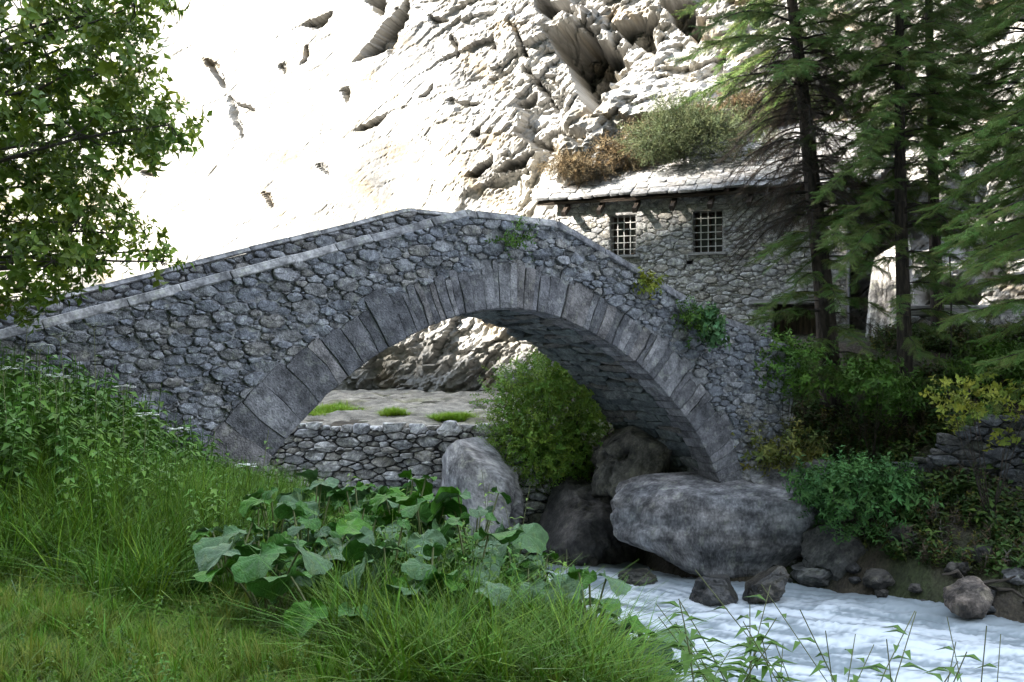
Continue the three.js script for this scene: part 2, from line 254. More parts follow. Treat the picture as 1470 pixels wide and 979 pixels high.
{ // unseen wooded valley side; its ridge is shaped to place the shadow line
  const T = table([[-60, 1.2], [-14, 1.2], [-4, 0.6], [-1, 0.35], [3, 0.4], [5, 0.8], [6.2, 1.1], [8, 1.5], [9.2, 2.4], [11.4, 1.6], [12.4, -1.2], [14.2, -1.2], [15.4, 7], [60, 9]]), L = 150, mb = new MB(), us = [], rows = 14;
  for (let u = -170; u <= 170; u += (Math.abs(u) < 16 ? 0.6 : 4)) us.push(u);
  for (let r = 0; r < rows; r++) for (const u of us) {
    const ty = T(u), top = C0.clone().addScaledVector(CE, u).addScaledVector(CN, -LEAN * ty).setY(ty).addScaledVector(SUN, L), f = r / (rows - 1), hgt = top.y + 4;
    const hz = V(SUN.x, 0, SUN.z).normalize(), nz = r ? 3 * fbm(u * 0.09, f * 5, 3, 3) : 0.25 * fbm(u * 0.7, 0, 3, 3);
    const p = top.addScaledVector(hz, -f * 55 + Math.min(0, nz)); p.y -= f * hgt; mb.v(p.x, p.y, p.z, u, f * 60);
  }
  for (let r = 0; r + 1 < rows; r++) for (let i = 0; i + 1 < us.length; i++) { const a = r * us.length + i; mb.q(a, a + 1, a + us.length + 1, a + us.length); }
  struct('shading_hill', mb.geo(), new THREE.MeshStandardMaterial({ color: C(0.07, 0.085, 0.045), roughness: 1 }), 'unseen wooded valley side with its ridge shaped to place the shadow line');
}
// ---------------------------------------------------------------- the bridge: local x along it, z out of the face that looks downstream
const BASE = -3.6, S0 = -0.2, RING = 0.6, WID = 2.3;
const bridge = thing('stone_bridge', 'humpbacked rubble stone arch bridge spanning the river', 'bridge', [0.15, BASE, -14], Math.PI / 6);
const cope = table([[-12, -1.36], [-0.9, 2.03], [0.6, 1.99], [3.7, 0.66], [6, 0.1]]);
const copeFar = s => cope(s) + 0.29;
const dropT = [[0, 0], [0.7, 0.08], [1.35, 0.31], [1.9, 0.58], [2.43, 0.94], [3.0, 1.45], [3.35, 1.83], [3.65, 2.25], [3.85, 2.65], [4.0, 3.2], [4.06, 3.8], [4.08, 4.4]];
const archPts = [];
{ const c = new THREE.CatmullRomCurve3([...dropT.slice(1).reverse().map(([w, d]) => V(S0 - w, 0.66 - d, 0)), ...dropT.map(([w, d]) => V(S0 + w, 0.66 - d, 0))]); for (const p of c.getSpacedPoints(400)) archPts.push(p); }
const archLen = archPts.reduce((l, p, i) => i ? l + p.distanceTo(archPts[i - 1]) : 0, 0);
function arch(a) { const f = clamp(a / archLen, 0, 1) * 400, i = Math.min(399, Math.floor(f)), p = archPts[i].clone().lerp(archPts[i + 1], f - i), q = archPts[Math.min(400, i + 4)].clone().sub(archPts[Math.max(0, i - 4)]).normalize(); return { x: p.x, y: p.y, nx: -q.y, ny: q.x }; }   // normal points into the masonry
{
  const rnd = mul(71), B = (x, y, w) => [x, y - BASE, w];
  const low = (s) => (s < -3 ? -2.0 : -2.6);
  // core behind the stones
  const core = new THREE.Shape(); core.moveTo(-9.6, -2.6); for (let s = -9.6; s <= 5.3; s += 0.3) core.lineTo(s, cope(s) - 0.8); core.lineTo(5.3, -4.2);
  const off = []; for (let a = archLen; a >= 0; a -= 0.15) { const q = arch(a); off.push([q.x + q.nx * 0.09, q.y + q.ny * 0.09]); }
  core.lineTo(off[0][0], -4.2); for (const q of off) core.lineTo(...q); core.lineTo(off[off.length - 1][0], -4.2); core.lineTo(-9.6, -4.2);
  const ex = (sh, w0, w1) => { const g = new THREE.ExtrudeGeometry(sh, { depth: w1 - w0, bevelEnabled: false, curveSegments: 1 }); g.translate(0, -BASE, w0); return g; };
  part(bridge, 'masonry_core', ex(core, -WID + 0.02, -0.012), mortarM);
  const strip = (f0, f1) => { const sh = new THREE.Shape(); sh.moveTo(-9.55, f0(-9.55)); for (let s = -9.25; s <= 5.25; s += 0.3) sh.lineTo(s, f0(s)); for (let s = 5.2; s >= -9.55; s -= 0.3) sh.lineTo(s, f1(s)); return sh; };
  part(bridge, 'near_parapet_core', ex(strip(s => cope(s) - 0.85, s => cope(s) - 0.1), -0.32, -0.016), mortarM);
  part(bridge, 'far_parapet_core', ex(strip(s => cope(s) - 0.85, s => copeFar(s) - 0.08), -WID + 0.01, -WID + 0.24), mortarM);
  // ring of voussoirs: broad blocks low on the left, thin slabs over the crown
  const VC = [[0.2, 0.197, 0.2], [0.16, 0.157, 0.16], [0.25, 0.245, 0.245], [0.13, 0.13, 0.135], [0.19, 0.185, 0.19], [0.29, 0.28, 0.275], [0.22, 0.205, 0.195], [0.15, 0.147, 0.15]].map(c => stoneMat(...c, 0.035));
  const ringOut = []; let a = 0.02;
  while (a < archLen - 0.05) {
    const s = arch(a).x, w = s < -3 ? 0.24 + 0.16 * rnd() : s < -2.0 ? 0.15 + 0.14 * rnd() : s < 2.2 ? 0.07 + 0.11 * rnd() : 0.1 + 0.14 * rnd(), b = Math.min(archLen, a + w), th = RING * (0.82 + 0.34 * rnd()) + (s < -2 ? 0.08 : 0), m = (a + b) / 2;
    const p0 = arch(a), p1 = arch(b), pm = arch(m), poly = [[p0.x, p0.y], [p0.x + p0.nx * th, p0.y + p0.ny * th], [pm.x + pm.nx * (th + 0.015), pm.y + pm.ny * (th + 0.015)], [p1.x + p1.nx * th, p1.y + p1.ny * th], [p1.x, p1.y]];
    ringOut.push([a, b, th]); const cw = polyArea(poly) < 0 ? poly.reverse() : poly;
    part(bridge, 'voussoir', stoneGeo(cw, { joint: 0.0025, round: 0.012, back: 0.42 + 0.15 * rnd(), h: 0.01 + 0.022 * rnd(), rough: 0.6, tilt: 0.02, flat: true, uvs: 1.1 }, rnd, B), VC[Math.floor(rnd() * VC.length)]);
    a = b;
  }
  // soffit stones in courses across the barrel
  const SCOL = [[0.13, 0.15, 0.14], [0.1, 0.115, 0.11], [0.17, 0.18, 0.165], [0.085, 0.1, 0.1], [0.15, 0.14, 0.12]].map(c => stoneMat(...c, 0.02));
  for (let q = archLen * 0.5 - 0.9; q < archLen - 0.1;) {
    const h = 0.1 + 0.12 * rnd(); let w = -0.3 - 0.25 * rnd();
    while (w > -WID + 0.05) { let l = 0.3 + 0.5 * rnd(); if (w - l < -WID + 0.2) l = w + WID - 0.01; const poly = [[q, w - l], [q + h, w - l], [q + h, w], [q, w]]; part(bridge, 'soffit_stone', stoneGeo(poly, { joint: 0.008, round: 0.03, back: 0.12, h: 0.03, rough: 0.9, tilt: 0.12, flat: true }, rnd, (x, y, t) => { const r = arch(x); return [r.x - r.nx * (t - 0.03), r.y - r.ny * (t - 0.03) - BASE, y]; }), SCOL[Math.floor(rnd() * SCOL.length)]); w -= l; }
    q += h;
  }
  // rubble of the spandrel and the parapet, fitted between ring and coping
  const nearest = (s, y) => { let bd = 9, bp = null, bi = 0; for (let i = 0; i <= 400; i += 4) { const p = archPts[i], d = Math.hypot(p.x - s, p.y - y); if (d < bd) { bd = d; bp = p; bi = i; } } const q = arch(bi / 400 * archLen); return [bd * Math.sign((s - bp.x) * q.nx + (y - bp.y) * q.ny), q]; };
  const ringT = q => { const t = q; let r = RING; for (const [a0, b0, th] of ringOut) { const m = arch((a0 + b0) / 2); if (Math.hypot(m.x - t.x, m.y - t.y) < 0.16) r = Math.max(0.5, th); } return r; };
  const cells = rubble(-9.4, 5.2, -2.4, 2.0, (s, y) => { if (y > cope(s) - 0.13 || y < low(s)) return false; const [d] = nearest(s, y); return d > RING + 0.02; }, [0.085, 0.068, 0.054, 0.043, 0.033, 0.025], 0.5, rnd, (poly, s, y) => {
    const k = (cope(s + 0.1) - cope(s - 0.1)) / 0.2; poly = clipPoly(poly, -k, 1, cope(s) - 0.1 - k * s);
    const [d, q] = nearest(s, y); if (d < 1.3) { const T = ringT(q) + 0.01; poly = clipPoly(poly, -q.nx, -q.ny, -((q.x + q.nx * T) * q.nx + (q.y + q.ny * T) * q.ny)); }
    return poly;
  });
  const hole = [-0.35, 1.66];                     // an open joint below the peak
  layStones(bridge, 'rubble_stone', cells.filter(p => { const c = polyCen(p); return !(Math.abs(c[0] - hole[0]) < 0.09 && Math.abs(c[1] - hole[1]) < 0.12); }), { joint: 0.008, round: 0.012, back: 0.05, h: 0.026, rough: 1.2, tilt: 0.24, jag: 0.03 }, rnd, B, BM, BC, 300, ([s, y]) => (s < -7.2 || y < -1.6 || s > 4.4 ? 0.05 : 1));
  // inner face of the far parapet
  const fc = rubble(-9, 2.2, -1.6, 2.4, (s, y) => y < copeFar(s) - 0.1 && y > cope(s) - 0.55, [0.09, 0.07, 0.055, 0.04], 0.55, rnd, (poly, s) => { const k = (copeFar(s + 0.1) - copeFar(s - 0.1)) / 0.2; return clipPoly(poly, -k, 1, copeFar(s) - 0.08 - k * s); });
  layStones(bridge, 'parapet_stone', fc, { joint: 0.01, round: 0.04, back: 0.05, h: 0.035, rough: 0.5, tilt: 0.12 }, rnd, (x, y, w) => [x, y - BASE, w - WID + 0.25], BM, BC, 150, ([s, y]) => (y > copeFar(s) - 0.5 && s < -0.8 ? 1 : 0.1));
  // coping slabs
  const CM = [[0.34, 0.33, 0.31], [0.28, 0.275, 0.265], [0.37, 0.355, 0.335], [0.25, 0.245, 0.24]].map(c => stoneMat(...c, 0.015));
  const slab = (s0, s1, f, w, wd, th, mats) => { const k = Math.atan2(f(s1) - f(s0), s1 - s0), L = Math.hypot(s1 - s0, f(s1) - f(s0)) - 0.006, g = new RoundedBoxGeometry(L, th, wd, 2, 0.02), p = g.attributes.position, u = g.attributes.uv, o = rnd() * 9; for (let i = 0; i < p.count; i++) { const x = p.getX(i), y = p.getY(i), z = p.getZ(i), n = 0.014 * n3(x * 5 + o, y * 5, z * 5) + 0.006 * n3(x * 17 + o, y * 17, z * 17); p.setXYZ(i, x, y + n, (y > 0 && z > 0 ? z - 0.05 : z) + n * 1.6); u.setXY(i, x + o, y + z); } g.computeVertexNormals(); g.rotateZ(k + (rnd() - 0.5) * 0.012); g.translate((s0 + s1) / 2, (f(s0) + f(s1)) / 2 - th / 2 - BASE + (rnd() - 0.5) * 0.012, w + (rnd() - 0.5) * 0.02); return part(bridge, 'coping_stone', g, mats[Math.floor(rnd() * mats.length)]); };
  const stops = []; for (let s = -9.5; s < 5.1; s += 0.45 + 0.45 * rnd()) stops.push(s); stops.push(-0.9, 0.6); stops.sort((p, q) => p - q);
  for (let i = 0; i + 1 < stops.length; i++) if (stops[i + 1] - stops[i] > 0.04) { slab(stops[i], stops[i + 1], cope, -0.155, 0.4, stops[i] > 0.5 ? 0.13 : 0.115, stops[i] > 0.5 ? VC : CM); if (stops[i] < 2.4) slab(stops[i], stops[i + 1], copeFar, -WID + 0.13, 0.34, 0.08, CM); }
  const road = new MB(); for (let s = -9.5, k = 0; s <= 5.2; s += 0.3, k++) { road.v(s, cope(s) - 0.78 - BASE, -0.34, s, 0); road.v(s, cope(s) - 0.78 - BASE, -WID + 0.27, s, 1.7); if (k) road.q(2 * k - 2, 2 * k, 2 * k + 1, 2 * k - 1); }
  part(bridge, 'roadway', road.geo(), stoneMat(0.34, 0.33, 0.31, 0.03));
}
// ---------------------------------------------------------------- the house: local x along the facade, z out of it
const HB = -0.7, HW = 6.55, EAVE = 3.62;
const house = thing('stone_house', 'rubble stone house with slab roof built against the cliff', 'house', [1.08, HB, -23.3], -0.369);
{
  const rnd = mul(907), H = (x, y, w) => [x, y - HB, w];
  const wins = [[1.32, 1.92, 2.32, 3.26], [3.25, 3.91, 2.31, 3.27]], door = [5.0, 5.95, -0.65, 1.12], holes = [...wins, door, [3.1, 3.25, 2.07, 2.16]];
  const sh = new THREE.Shape([[0, HB], [HW, HB], [HW, EAVE], [0, EAVE]].map(p => new THREE.Vector2(...p)));
  for (const [x0, x1, y0, y1] of holes) sh.holes.push(new THREE.Path([[x0, Math.max(y0, HB + 0.05)], [x0, y1], [x1, y1], [x1, Math.max(y0, HB + 0.05)]].map(p => new THREE.Vector2(...p))));
  const g = new THREE.ExtrudeGeometry(sh, { depth: 0.45, bevelEnabled: false }); g.translate(0, -HB, -0.45);
  part(house, 'wall', g, stoneMat(0.5, 0.48, 0.45, 0.03));
  for (const [x, nm] of [[0.2, 'side_wall'], [HW - 0.2, 'side_wall']]) { const b = new THREE.BoxGeometry(0.4, EAVE - HB + 0.3, 3.4); b.translate(x, (EAVE - HB + 0.3) / 2, -2.16); part(house, nm, b, mortarM); }
  { const b = new THREE.BoxGeometry(HW - 0.82, EAVE - HB + 1.1, 0.3); b.translate(HW / 2, (EAVE - HB + 1.1) / 2, -3.7); part(house, 'back_wall', b, mortarM); const f = new THREE.BoxGeometry(HW - 0.85, 0.1, 3.0); f.translate(HW / 2, 1.9 - HB, -2.0); part(house, 'floor', f, mortarM); }
  const inH = (x, y, m) => holes.some(h => x > h[0] - m && x < h[1] + m && y > h[2] - m && y < h[3] + m);
  const cells = rubble(0, HW, HB + 0.1, EAVE - 0.02, (x, y) => !inH(x, y, 0.03), [0.09, 0.07, 0.056, 0.044, 0.034], 0.5, rnd, (poly, x, y) => {
    poly = clipPoly(clipPoly(poly, 1, 0, HW), -1, 0, 0);
    for (const h of holes) { const dx = Math.max(h[0] - x, x - h[1]), dy = Math.max(h[2] - y, y - h[3]); if (dx > 0.35 || dy > 0.35) continue; if (dx > dy) poly = x < h[0] ? clipPoly(poly, 1, 0, h[0]) : clipPoly(poly, -1, 0, -h[1]); else poly = y < h[2] ? clipPoly(poly, 0, 1, h[2]) : clipPoly(poly, 0, -1, -h[3]); }
    return poly;
  });
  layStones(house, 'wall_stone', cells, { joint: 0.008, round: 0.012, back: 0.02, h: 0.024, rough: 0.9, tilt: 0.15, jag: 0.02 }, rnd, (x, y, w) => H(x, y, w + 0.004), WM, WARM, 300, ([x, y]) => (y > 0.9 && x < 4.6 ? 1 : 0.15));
  const wood = bark(0.16, 0.12, 0.09), iron = new THREE.MeshStandardMaterial({ color: C(0.55, 0.53, 0.5), roughness: 0.6 }), glass = new THREE.MeshPhysicalMaterial({ color: C(0.05, 0.05, 0.05), roughness: 0.12 }), pale = stoneMat(0.5, 0.48, 0.45, 0.01);
  const box = (par, nm, x0, x1, y0, y1, w0, w1, m) => { const b = new RoundedBoxGeometry(x1 - x0, y1 - y0, w1 - w0, 1, Math.min(0.008, (x1 - x0) / 4, (y1 - y0) / 4, (w1 - w0) / 4)); b.translate((x0 + x1) / 2, (y0 + y1) / 2 - HB, (w0 + w1) / 2); return part(par, nm, b, m); };
  for (const [x0, x1, y0, y1] of wins) {
    const fr = new THREE.Group(); fr.name = 'window'; house.add(fr);
    box(fr, 'pane', x0 + 0.02, x1 - 0.02, y0 + 0.02, y1 - 0.02, -0.36, -0.345, glass);
    for (const [a, b, c, d] of [[x0 + 0.005, x0 + 0.06, y0 + 0.03, y1 - 0.01], [x1 - 0.06, x1 - 0.005, y0 + 0.03, y1 - 0.01], [x0 + 0.06, x1 - 0.06, y0 + 0.03, y0 + 0.09], [x0 + 0.06, x1 - 0.06, y1 - 0.07, y1 - 0.01], [(x0 + x1) / 2 - 0.03, (x0 + x1) / 2 + 0.03, y0 + 0.09, y1 - 0.07]]) box(fr, 'frame', a, b, c, d, -0.34, -0.28, wood);
    box(fr, 'sill', x0 - 0.1, x1 + 0.1, y0 - 0.05, y0 + 0.015, -0.25, 0.1, pale);
    box(fr, 'lintel', x0 - 0.16, x1 + 0.16, y1 + 0.005, y1 + 0.13, -0.2, 0.035, pale);
    for (let k = 1; k < 4; k++) box(fr, 'bar', lerp(x0, x1, k / 4) - 0.011, lerp(x0, x1, k / 4) + 0.011, y0 + 0.016, y1 - 0.0, -0.11, -0.09, iron);
    for (let k = 1; k < 6; k++) box(fr, 'crossbar', x0 + 0.002, x1 - 0.002, lerp(y0, y1, k / 6) - 0.009, lerp(y0, y1, k / 6) + 0.009, -0.088, -0.074, iron);
  }
  box(house, 'door', door[0] + 0.05, door[1] - 0.05, HB + 0.06, door[3] - 0.03, -0.4, -0.35, wood);
  box(house, 'door_lintel', door[0] - 0.5, door[1] + 0.35, door[3] + 0.005, door[3] + 0.11, -0.3, 0.12, pale);
  // roof of rough stone slabs in courses
  const roof = new THREE.Group(); roof.name = 'roof'; house.add(roof);
  const PIT = 0.57, ROW = 0.3, X0 = -0.45, X1 = HW + 0.5, deck = new THREE.BoxGeometry(X1 - X0 - 0.1, 0.07, 4.5); deck.rotateX(PIT);
  deck.translate((X0 + X1) / 2, EAVE + 0.05 - HB + 2.2 * Math.sin(PIT) - 0.06, 0.3 - 2.25 * Math.cos(PIT)); part(roof, 'deck', deck, wood);
  for (let k = 0; k < 8; k++) { const b = new THREE.BoxGeometry(0.1, 0.12, 0.9); b.rotateX(PIT); b.translate(0.3 + k * 0.85, EAVE - 0.16 - HB + 0.08, 0.06); part(roof, 'rafter', b, wood); }
  const SL = [[0.38, 0.37, 0.355], [0.31, 0.31, 0.3], [0.46, 0.45, 0.43], [0.35, 0.33, 0.305], [0.5, 0.485, 0.465]].map(c => stoneMat(...c, 0.015));
  for (let r = 0; r < 12; r++) {
    let x = X0 - 0.1 * rnd();
    while (x < X1) { const l = 0.2 + 0.28 * rnd(), d = ROW * (1.35 + 0.25 * rnd()), t = r * ROW + (rnd() - 0.5) * 0.1, th = 0.035 + 0.02 * rnd();
      const poly = [[x, t], [x + l, t + (rnd() - 0.5) * 0.06], [x + l, t + d], [x, t + d]], up = 0.06 + 0.03 * rnd();
      part(roof, 'slate', stoneGeo(poly, { joint: 0.006, round: 0.035, back: th, h: 0.012, rough: 0.8, tilt: 0.015, flat: true }, rnd, (a, b, w) => { const lift = up + w + 0.035 * (1 - (b - t) / d), y = EAVE + b * Math.sin(PIT) + lift * Math.cos(PIT) - 0.02; return [a, y - HB, 0.38 - b * Math.cos(PIT) + lift * Math.sin(PIT)]; }), SL[Math.floor(rnd() * SL.length)]); x += l; }
  }
}
// ---------------------------------------------------------------- dry-stone walls
const DKC = [[0.13, 0.135, 0.14], [0.1, 0.1, 0.1], [0.18, 0.18, 0.18], [0.11, 0.11, 0.085], [0.15, 0.14, 0.125]], DKM = DKC.map(c => stoneMat(...c, 0.03));
function dryWall(name, label, cat, x0, d0, x1, d1, yb, yt, sizes, seed, mats, cols, st = 0.5, o = {}) {
  const L = Math.hypot(x1 - x0, d1 - d0), w = thing(name, label, cat, [x0, yb, -d0], Math.atan2(d1 - d0, x1 - x0)), rnd = mul(seed), top = s => yt + 0.06 * n3(s * 1.3, seed, 1) + (o.top ? o.top(s) : 0);
  const sh = new THREE.Shape(); sh.moveTo(0, yb); sh.lineTo(L, yb); for (let s = L; s >= 0; s -= 0.25) sh.lineTo(s, top(s) - 0.05);
  const g = new THREE.ExtrudeGeometry(sh, { depth: 0.35, bevelEnabled: false }); g.translate(0, -yb, -0.4); part(w, 'wall_core', g, stoneMat(0.12, 0.115, 0.11, 0.03));
  const cells = rubble(0, L, yb, yt + 0.4, (s, y) => y < top(s) - 0.03, sizes, st, rnd, null);
  layStones(w, 'wall_stone', cells, { joint: 0.012, round: 0.016, back: 0.08, h: 0.06, rough: 0.9, tilt: 0.3, jag: 0.025 }, rnd, (x, y, t) => [x, y - yb, t - 0.03], mats, cols, 300);
  return w;
}
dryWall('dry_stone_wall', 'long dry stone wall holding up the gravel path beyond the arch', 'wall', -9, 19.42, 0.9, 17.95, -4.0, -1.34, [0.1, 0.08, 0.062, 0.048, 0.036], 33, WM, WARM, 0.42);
dryWall('retaining_wall', 'short dark dry stone wall half buried in the mossy bank', 'wall', 6.35, 15.5, 8.7, 14.9, -2.1, -0.98, [0.1, 0.08, 0.06, 0.045, 0.035], 44, DKM, DKC, 0.42, { top: s => -0.75 * sst(1.3, 0, s) });
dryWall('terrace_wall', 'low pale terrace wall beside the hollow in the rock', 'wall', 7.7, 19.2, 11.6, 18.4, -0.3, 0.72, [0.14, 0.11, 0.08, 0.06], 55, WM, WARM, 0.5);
{ const s = new RoundedBoxGeometry(3.7, 0.22, 0.45, 3, 0.07); const p = s.attributes.position; for (let i = 0; i < p.count; i++) p.setY(i, p.getY(i) + 0.03 * n3(p.getX(i) * 2, p.getY(i) * 3, p.getZ(i) * 3)); s.computeVertexNormals(); const w = scene.getObjectByName('terrace_wall'); s.translate(1.95, 1.16, -0.2); part(w, 'capping_slab', s, stoneMat(0.52, 0.5, 0.46, 0.02)); }
// ---------------------------------------------------------------- boulders and river rocks
function boulderGeo(rx, ry, rz, seed, rough = 0.16, cuts = 5, det = 20, under = 0) {
  let g = new THREE.IcosahedronGeometry(1, det); g.deleteAttribute('uv'); g.deleteAttribute('normal'); g = mergeVertices(g, 1e-4);
  const rnd = mul(seed), pl = []; for (let k = 0; k < cuts; k++) { const a = rnd() * 6.28, e = (rnd() - 0.25) * 2; pl.push([V(Math.cos(a) * Math.cos(e), Math.sin(e), Math.sin(a) * Math.cos(e)), 0.62 + 0.25 * rnd()]); }
  const p = g.attributes.position, uv = [], cl = [], q = V();
  for (let i = 0; i < p.count; i++) {
    q.fromBufferAttribute(p, i); let r = 1 + rough * fbm(q.x * 1.3 + seed, q.y * 1.3, q.z * 1.3, 5, 0.55);
    q.multiplyScalar(r); for (const [n, d] of pl) { const k = q.dot(n) - d; if (k > 0) q.addScaledVector(n, -k * 0.86); }
    const uc = under ? 1 - under * sst(-0.25, -0.75, q.y) : 1; { const f = 2.2 * rx, k = Math.max(0.35, 0.95 + 0.75 * fbm(q.x * f + seed, q.y * f, q.z * f, 6, 0.72)), w = 0.06 * n3(q.x * f * 0.7, q.y * f * 0.7, q.z * f * 0.7 + seed); cl.push(k * (1 + w), k, k * (1 - w)); } p.setXYZ(i, q.x * rx * uc, q.y * ry, q.z * rz * uc); uv.push((q.x * rx + q.z * rz * 0.6) * 0.8, (q.y * ry - q.z * rz) * 0.8);
  }
  g.setAttribute('uv', new THREE.Float32BufferAttribute(uv, 2)); g.setAttribute('color', new THREE.Float32BufferAttribute(cl, 3)); g.computeVertexNormals(); return g;
}
const rockMat = (r, g, b, rough) => new THREE.MeshStandardMaterial({ color: C(r, g, b), vertexColors: true, map: stoneMap, bumpMap: stoneBump, bumpScale: 0.03, roughness: rough });
function boulder(name, label, cat, x, y, d, r, seed, col, o = {}) { const m = new THREE.Mesh(boulderGeo(...r, seed, o.rough, o.cuts, o.det, o.under), Array.isArray(col) ? rockMat(...col, o.gloss ?? 0.9) : col); m.name = numbered(name); m.position.set(x, y, -d); if (o.rot) m.rotation.set(...o.rot); tag(m, label, cat, o.group); scene.add(m); return m; }
boulder('boulder', 'huge smooth grey boulder carrying the foot of the arch', 'boulder', 3.6, -2.72, 16.4, [2.0, 1.04, 1.2], 5, [0.27, 0.26, 0.255], { det: 52, under: 0.2, rough: 0.13, cuts: 9, rot: [0, 0.2, -0.06] });
boulder('boulder', 'wide bedrock hump rising from the bank right of the arch foot', 'boulder', 4.75, -2.5, 16.5, [1.3, 0.95, 0.9], 6, [0.26, 0.25, 0.24], { det: 40, rough: 0.3, cuts: 12 });
boulder('boulder', 'rounded pale boulder leaning on the dry stone wall', 'boulder', -0.6, -2.35, 17.5, [0.74, 1.15, 0.8], 14, [0.48, 0.46, 0.44], { det: 40, rough: 0.2, cuts: 11, rot: [0, 0, 0.28] });
boulder('boulder', 'brown boulder beneath the bush behind the arch, darkened for the shaded hollow there', 'boulder', 1.25, -3.15, 17.5, [0.95, 0.95, 0.9], 21, [0.1, 0.09, 0.08], { det: 30, rough: 0.25 });  // rock colour darkened to carry the shade of the hollow
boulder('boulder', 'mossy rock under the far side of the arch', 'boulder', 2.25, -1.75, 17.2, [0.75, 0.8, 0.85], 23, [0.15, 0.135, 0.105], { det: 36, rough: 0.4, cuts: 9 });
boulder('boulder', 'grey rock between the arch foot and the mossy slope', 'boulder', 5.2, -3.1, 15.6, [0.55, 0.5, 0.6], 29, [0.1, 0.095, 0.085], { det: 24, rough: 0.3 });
boulder('rock_pillar', 'tall pale rock pillar between the house and the terrace wall', 'rock', 7.95, 1.0, 20.6, [0.48, 1.75, 0.5], 61, [0.55, 0.52, 0.47], { det: 36, rough: 0.35, cuts: 8 });
boulder('river_rock', 'dark wet rock with blunt dome in the white water', 'rock', 3.0, -3.5, 14.5, [0.36, 0.28, 0.3], 31, [0.045, 0.042, 0.036], { rough: 0.25, gloss: 0.5 });
boulder('river_rock', 'dark wet slanting rock in the white water', 'rock', 3.78, -3.45, 14.6, [0.34, 0.26, 0.26], 37, [0.06, 0.052, 0.038], { rough: 0.25, gloss: 0.5, rot: [0, 0, 0.5] });
boulder('river_rock', 'small rock with dead grass on top in front of the boulder', 'rock', 2.02, -3.55, 15.6, [0.3, 0.2, 0.25], 41, [0.07, 0.065, 0.045], { rough: 0.3, gloss: 0.6 });
boulder('river_rock', 'light brown rock at the water edge below the roots', 'rock', 6.3, -3.35, 13.5, [0.34, 0.27, 0.3], 43, [0.24, 0.19, 0.15], { rough: 0.2 });
{ const rnd = mul(515); // small stones along the foot of the slope
  for (let k = 0; k < 46; k++) { const x = 4.2 + rnd() * 5.6, t = rnd() * 1.0, d = dw(x) + t, s = 0.08 + 0.2 * rnd() * rnd(); boulder('bank_stone', ['dark angular stone at the foot of the mossy bank', 'brownish grey angular stone at the foot of the mossy bank', 'almost black stone at the foot of the mossy bank', 'light grey stone at the foot of the mossy bank'][k % 4], 'stone', x, ground(x, d) + s * 0.2, d, [s * (1 + 0.6 * rnd()), s * 0.75, s], 600 + k, [[0.1, 0.095, 0.09], [0.14, 0.125, 0.105], [0.06, 0.057, 0.05], [0.2, 0.195, 0.185]][k % 4], { rough: 0.35, det: 7, group: 'stones along the foot of the bank' }).rotation.y = rnd() * 6; }
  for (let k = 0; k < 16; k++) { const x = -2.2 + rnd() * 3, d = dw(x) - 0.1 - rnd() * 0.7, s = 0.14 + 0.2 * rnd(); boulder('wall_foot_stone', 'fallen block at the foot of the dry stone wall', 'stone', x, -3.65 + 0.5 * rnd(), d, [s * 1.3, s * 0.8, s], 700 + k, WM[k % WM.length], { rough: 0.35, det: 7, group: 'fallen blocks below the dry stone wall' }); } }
// ---------------------------------------------------------------- plants
const at = (px, py, d) => V((px - 735) / 1400 * d, (510 - py) / 1400 * d, -d);
function addLeaf(mb, base, dir, up, len, wid, fold = 0.25, bend = 0.2) {      // pointed leaf folded along its midrib
  const s = V().crossVectors(dir, up).normalize(), n = V().crossVectors(s, dir).normalize();
  const P = (t, w, h) => mb.v(base.x + dir.x * len * t + s.x * w + n.x * h, base.y + dir.y * len * t + s.y * w + n.y * h, base.z + dir.z * len * t + s.z * w + n.z * h, w, t);
  const a = P(0, 0, 0), m = P(0.45, 0, -bend * len * 0.2), l = P(0.4, -wid / 2, fold * wid * 0.5), r = P(0.4, wid / 2, fold * wid * 0.5), e = P(1, 0, -bend * len);
  mb.t(a, m, l); mb.t(a, r, m); mb.t(l, m, e); mb.t(m, r, e);
}
const rv = (rnd) => { const z = rnd() * 2 - 1, t = rnd() * 6.283, r = Math.sqrt(1 - z * z); return V(r * Math.cos(t), z, r * Math.sin(t)); };
function sprigGeo(n, leaf, wid, len, seed, spread = 0.9) {   // twig along +y with leaves
  const rnd = mul(seed), mb = new MB(); mb.tube([V(0, 0, 0), V(0.01, len * 0.5, 0.01), V(0, len, 0)], 0.004, 0.0015, 3);
  for (let k = 0; k < n; k++) { const t = (k + 0.7) / n, a = k * 2.4 + rnd(), d = V(Math.cos(a) * spread, 0.35 + 0.5 * rnd() * (k === n - 1 ? 2 : 1), Math.sin(a) * spread).normalize(); addLeaf(mb, V(0, len * t, 0), d, V(rnd() * 0.4 - 0.2, 1, rnd() * 0.4 - 0.2), leaf * (0.75 + 0.5 * rnd()), wid * (0.8 + 0.4 * rnd()), 0.3, 0.15 + 0.2 * rnd()); }
  return mb.geo();
}
